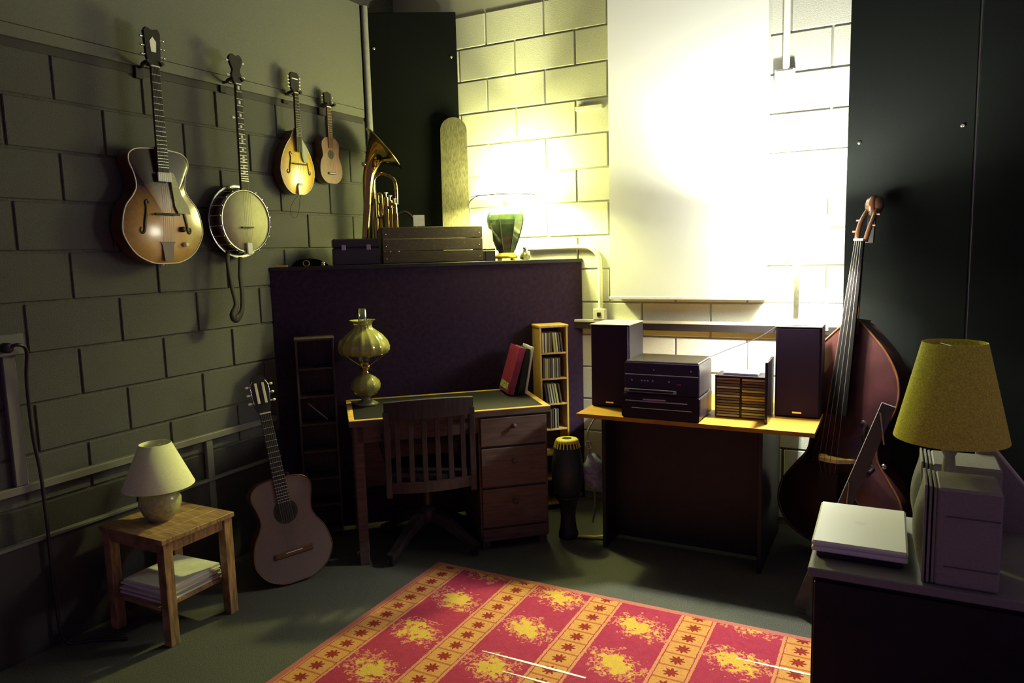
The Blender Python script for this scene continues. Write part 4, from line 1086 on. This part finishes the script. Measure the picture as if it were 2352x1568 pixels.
for (dx, dy, L_, W_, m_, a) in [(*q_[:6],) for q_ in mags]:
    i = mags.index((dx, dy, L_, W_, m_, a)); th = .011 if i % 2 else .008
    single('magazine', MB().box(-L_/2, L_/2, -W_/2, W_/2, 0, th, .001), m_, lbs[i], 'magazine', (.2885+dy*.5, -2.222+dy, mz_), R(a), 'magazines on the side table shelf')
    mz_ += th+.0006

# ------------------------------------------------------------------ rug
def rug_material():
    mt = bpy.data.materials.new('rug'); mt.use_nodes = True; nt = mt.node_tree; b = nt.nodes['Principled BSDF']
    N = nt.nodes; Lk = nt.links
    def mth(op, a, b_=None, c_=None):
        n = N.new('ShaderNodeMath'); n.operation = op
        for i, v in enumerate((a, b_, c_)):
            if v is None: continue
            if isinstance(v, (int, float)): n.inputs[i].default_value = v
            else: Lk.new(v, n.inputs[i])
        return n.outputs[0]
    def mix(f, a, b_):
        n = N.new('ShaderNodeMix'); n.data_type = 'RGBA'
        Lk.new(f, n.inputs[0])
        for s_, v in ((6, a), (7, b_)):
            if isinstance(v, tuple): n.inputs[s_].default_value = (*v, 1)
            else: Lk.new(v, n.inputs[s_])
        return n.outputs[2]
    tc = N.new('ShaderNodeTexCoord')
    nz = N.new('ShaderNodeTexNoise'); nz.inputs['Scale'].default_value = 34; nz.inputs['Detail'].default_value = 3
    nf = N.new('ShaderNodeTexNoise'); nf.inputs['Scale'].default_value = 90; nf.inputs['Detail'].default_value = 2
    ng = N.new('ShaderNodeTexNoise'); ng.inputs['Scale'].default_value = 420
    for n in (nz, nf, ng): Lk.new(tc.outputs['Object'], n.inputs['Vector'])
    sx = N.new('ShaderNodeSeparateXYZ'); Lk.new(tc.outputs['Object'], sx.inputs[0])
    x, y = sx.outputs[0], sx.outputs[1]
    wob = mth('MULTIPLY', mth('SUBTRACT', nf.outputs['Fac'], .5), .010)
    xw = mth('ADD', x, wob)
    P = .414; tt = mth('DIVIDE', mth('SUBTRACT', xw, 1.13), P)
    db = mth('MULTIPLY', mth('ABSOLUTE', mth('SUBTRACT', mth('FRACT', mth('ADD', tt, .5)), .5)), P)      # distance from band centre
    col = mth('FLOOR', tt)
    fx = mth('MULTIPLY', mth('SUBTRACT', mth('FRACT', tt), .5), P)                                       # offset from field centre
    Q = .31
    yo = mth('ADD', mth('ADD', y, 1.40), mth('MULTIPLY', col, .10))
    fy = mth('MULTIPLY', mth('SUBTRACT', mth('FRACT', mth('DIVIDE', yo, Q)), .5), Q)
    ln = mth('SQRT', mth('ADD', mth('POWER', mth('DIVIDE', mth('ADD', fx, mth('MULTIPLY', fy, .35)), .105), 2.0), mth('POWER', mth('DIVIDE', fy, .085), 2.0)))
    ln = mth('ADD', ln, mth('MULTIPLY', mth('SUBTRACT', nz.outputs['Fac'], .5), 2.6))
    flower = mth('LESS_THAN', ln, .62)
    halo = mth('MULTIPLY', mth('LESS_THAN', ln, 1.12), mth('GREATER_THAN', nf.outputs['Fac'], .49))
    band = mth('LESS_THAN', db, .058)
    line = mth('MULTIPLY', mth('LESS_THAN', db, .074), mth('GREATER_THAN', db, .062))
    ry = mth('MULTIPLY', mth('SUBTRACT', mth('FRACT', mth('DIVIDE', y, .088)), .5), .088)
    an = mth('ARCTAN2', ry, mth('SUBTRACT', fx, mth('MULTIPLY', mth('SIGN', fx), P/2)))
    rd = mth('SQRT', mth('ADD', mth('POWER', db, 2.0), mth('POWER', ry, 2.0)))
    star = mth('LESS_THAN', mth('SUBTRACT', rd, mth('MULTIPLY', mth('COSINE', mth('MULTIPLY', an, 8.0)), .007)), .024)
    box_ = mth('GREATER_THAN', mth('ABSOLUTE', ry), .039)
    red = mix(nz.outputs['Fac'], (.30, .026, .070), (.46, .050, .095))
    c_ = mix(halo, red, (.62, .22, .13))
    c_ = mix(flower, c_, mix(nf.outputs['Fac'], (.62, .36, .05), (.72, .50, .10)))
    bandc = mix(nf.outputs['Fac'], (.66, .40, .10), (.58, .20, .08))
    bandc = mix(star, bandc, (.27, .030, .026))
    bandc = mix(box_, bandc, (.45, .13, .06))
    c_ = mix(line, c_, (.62, .27, .12))
    c_ = mix(band, c_, bandc)
    edge = mth('GREATER_THAN', y, -1.275)
    c_ = mix(edge, c_, (.50, .17, .14))
    edge2 = mth('LESS_THAN', x, 1.062)
    c_ = mix(edge2, c_, (.46, .14, .12))
    g_ = N.new('ShaderNodeMix'); g_.data_type = 'RGBA'; g_.blend_type = 'MULTIPLY'; g_.inputs[0].default_value = .75
    Lk.new(c_, g_.inputs[6]); 
    rp = N.new('ShaderNodeValToRGB'); rp.color_ramp.elements[0].color = (.42, .42, .42, 1); rp.color_ramp.elements[1].color = (1.12, 1.12, 1.12, 1)
    rp.color_ramp.elements[0].position = .3; rp.color_ramp.elements[1].position = .7
    Lk.new(ng.outputs['Fac'], rp.inputs['Fac']); Lk.new(rp.outputs['Color'], g_.inputs[7])
    Lk.new(g_.outputs[2], b.inputs['Base Color'])
    b.inputs['Roughness'].default_value = .95; b.inputs['Specular IOR Level'].default_value = .1
    bp = N.new('ShaderNodeBump'); bp.inputs['Strength'].default_value = .6; bp.inputs['Distance'].default_value = .004
    Lk.new(ng.outputs['Fac'], bp.inputs['Height']); Lk.new(bp.outputs['Normal'], b.inputs['Normal'])
    M['rug'] = mt
rug_material()
mat('light_streak', (.86, .84, .74), .7)
t = thing('rug', 'red rug with yellow flower motifs and patterned bands on the dark carpet', 'rug', (0, 0, 0))
MB().box(1.035, 2.915, -3.9, -1.245, .001, .009, .002).build('rug_field', 'rug', t)
for (x0, x1, y_) in ((1.66, 2.10, -1.884), (1.80, 2.25, -1.975), (2.57, 2.91, -1.517)):  # streaks of light on the rug, painted as near-white ridges
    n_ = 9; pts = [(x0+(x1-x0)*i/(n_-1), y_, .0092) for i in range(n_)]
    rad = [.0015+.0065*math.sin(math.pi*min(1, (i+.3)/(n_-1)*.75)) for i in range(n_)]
    MB().tube(pts, rad, 8, flat=.22).build('lit_crease', 'light_streak', t, 'pale ridge painted as a streak of light')
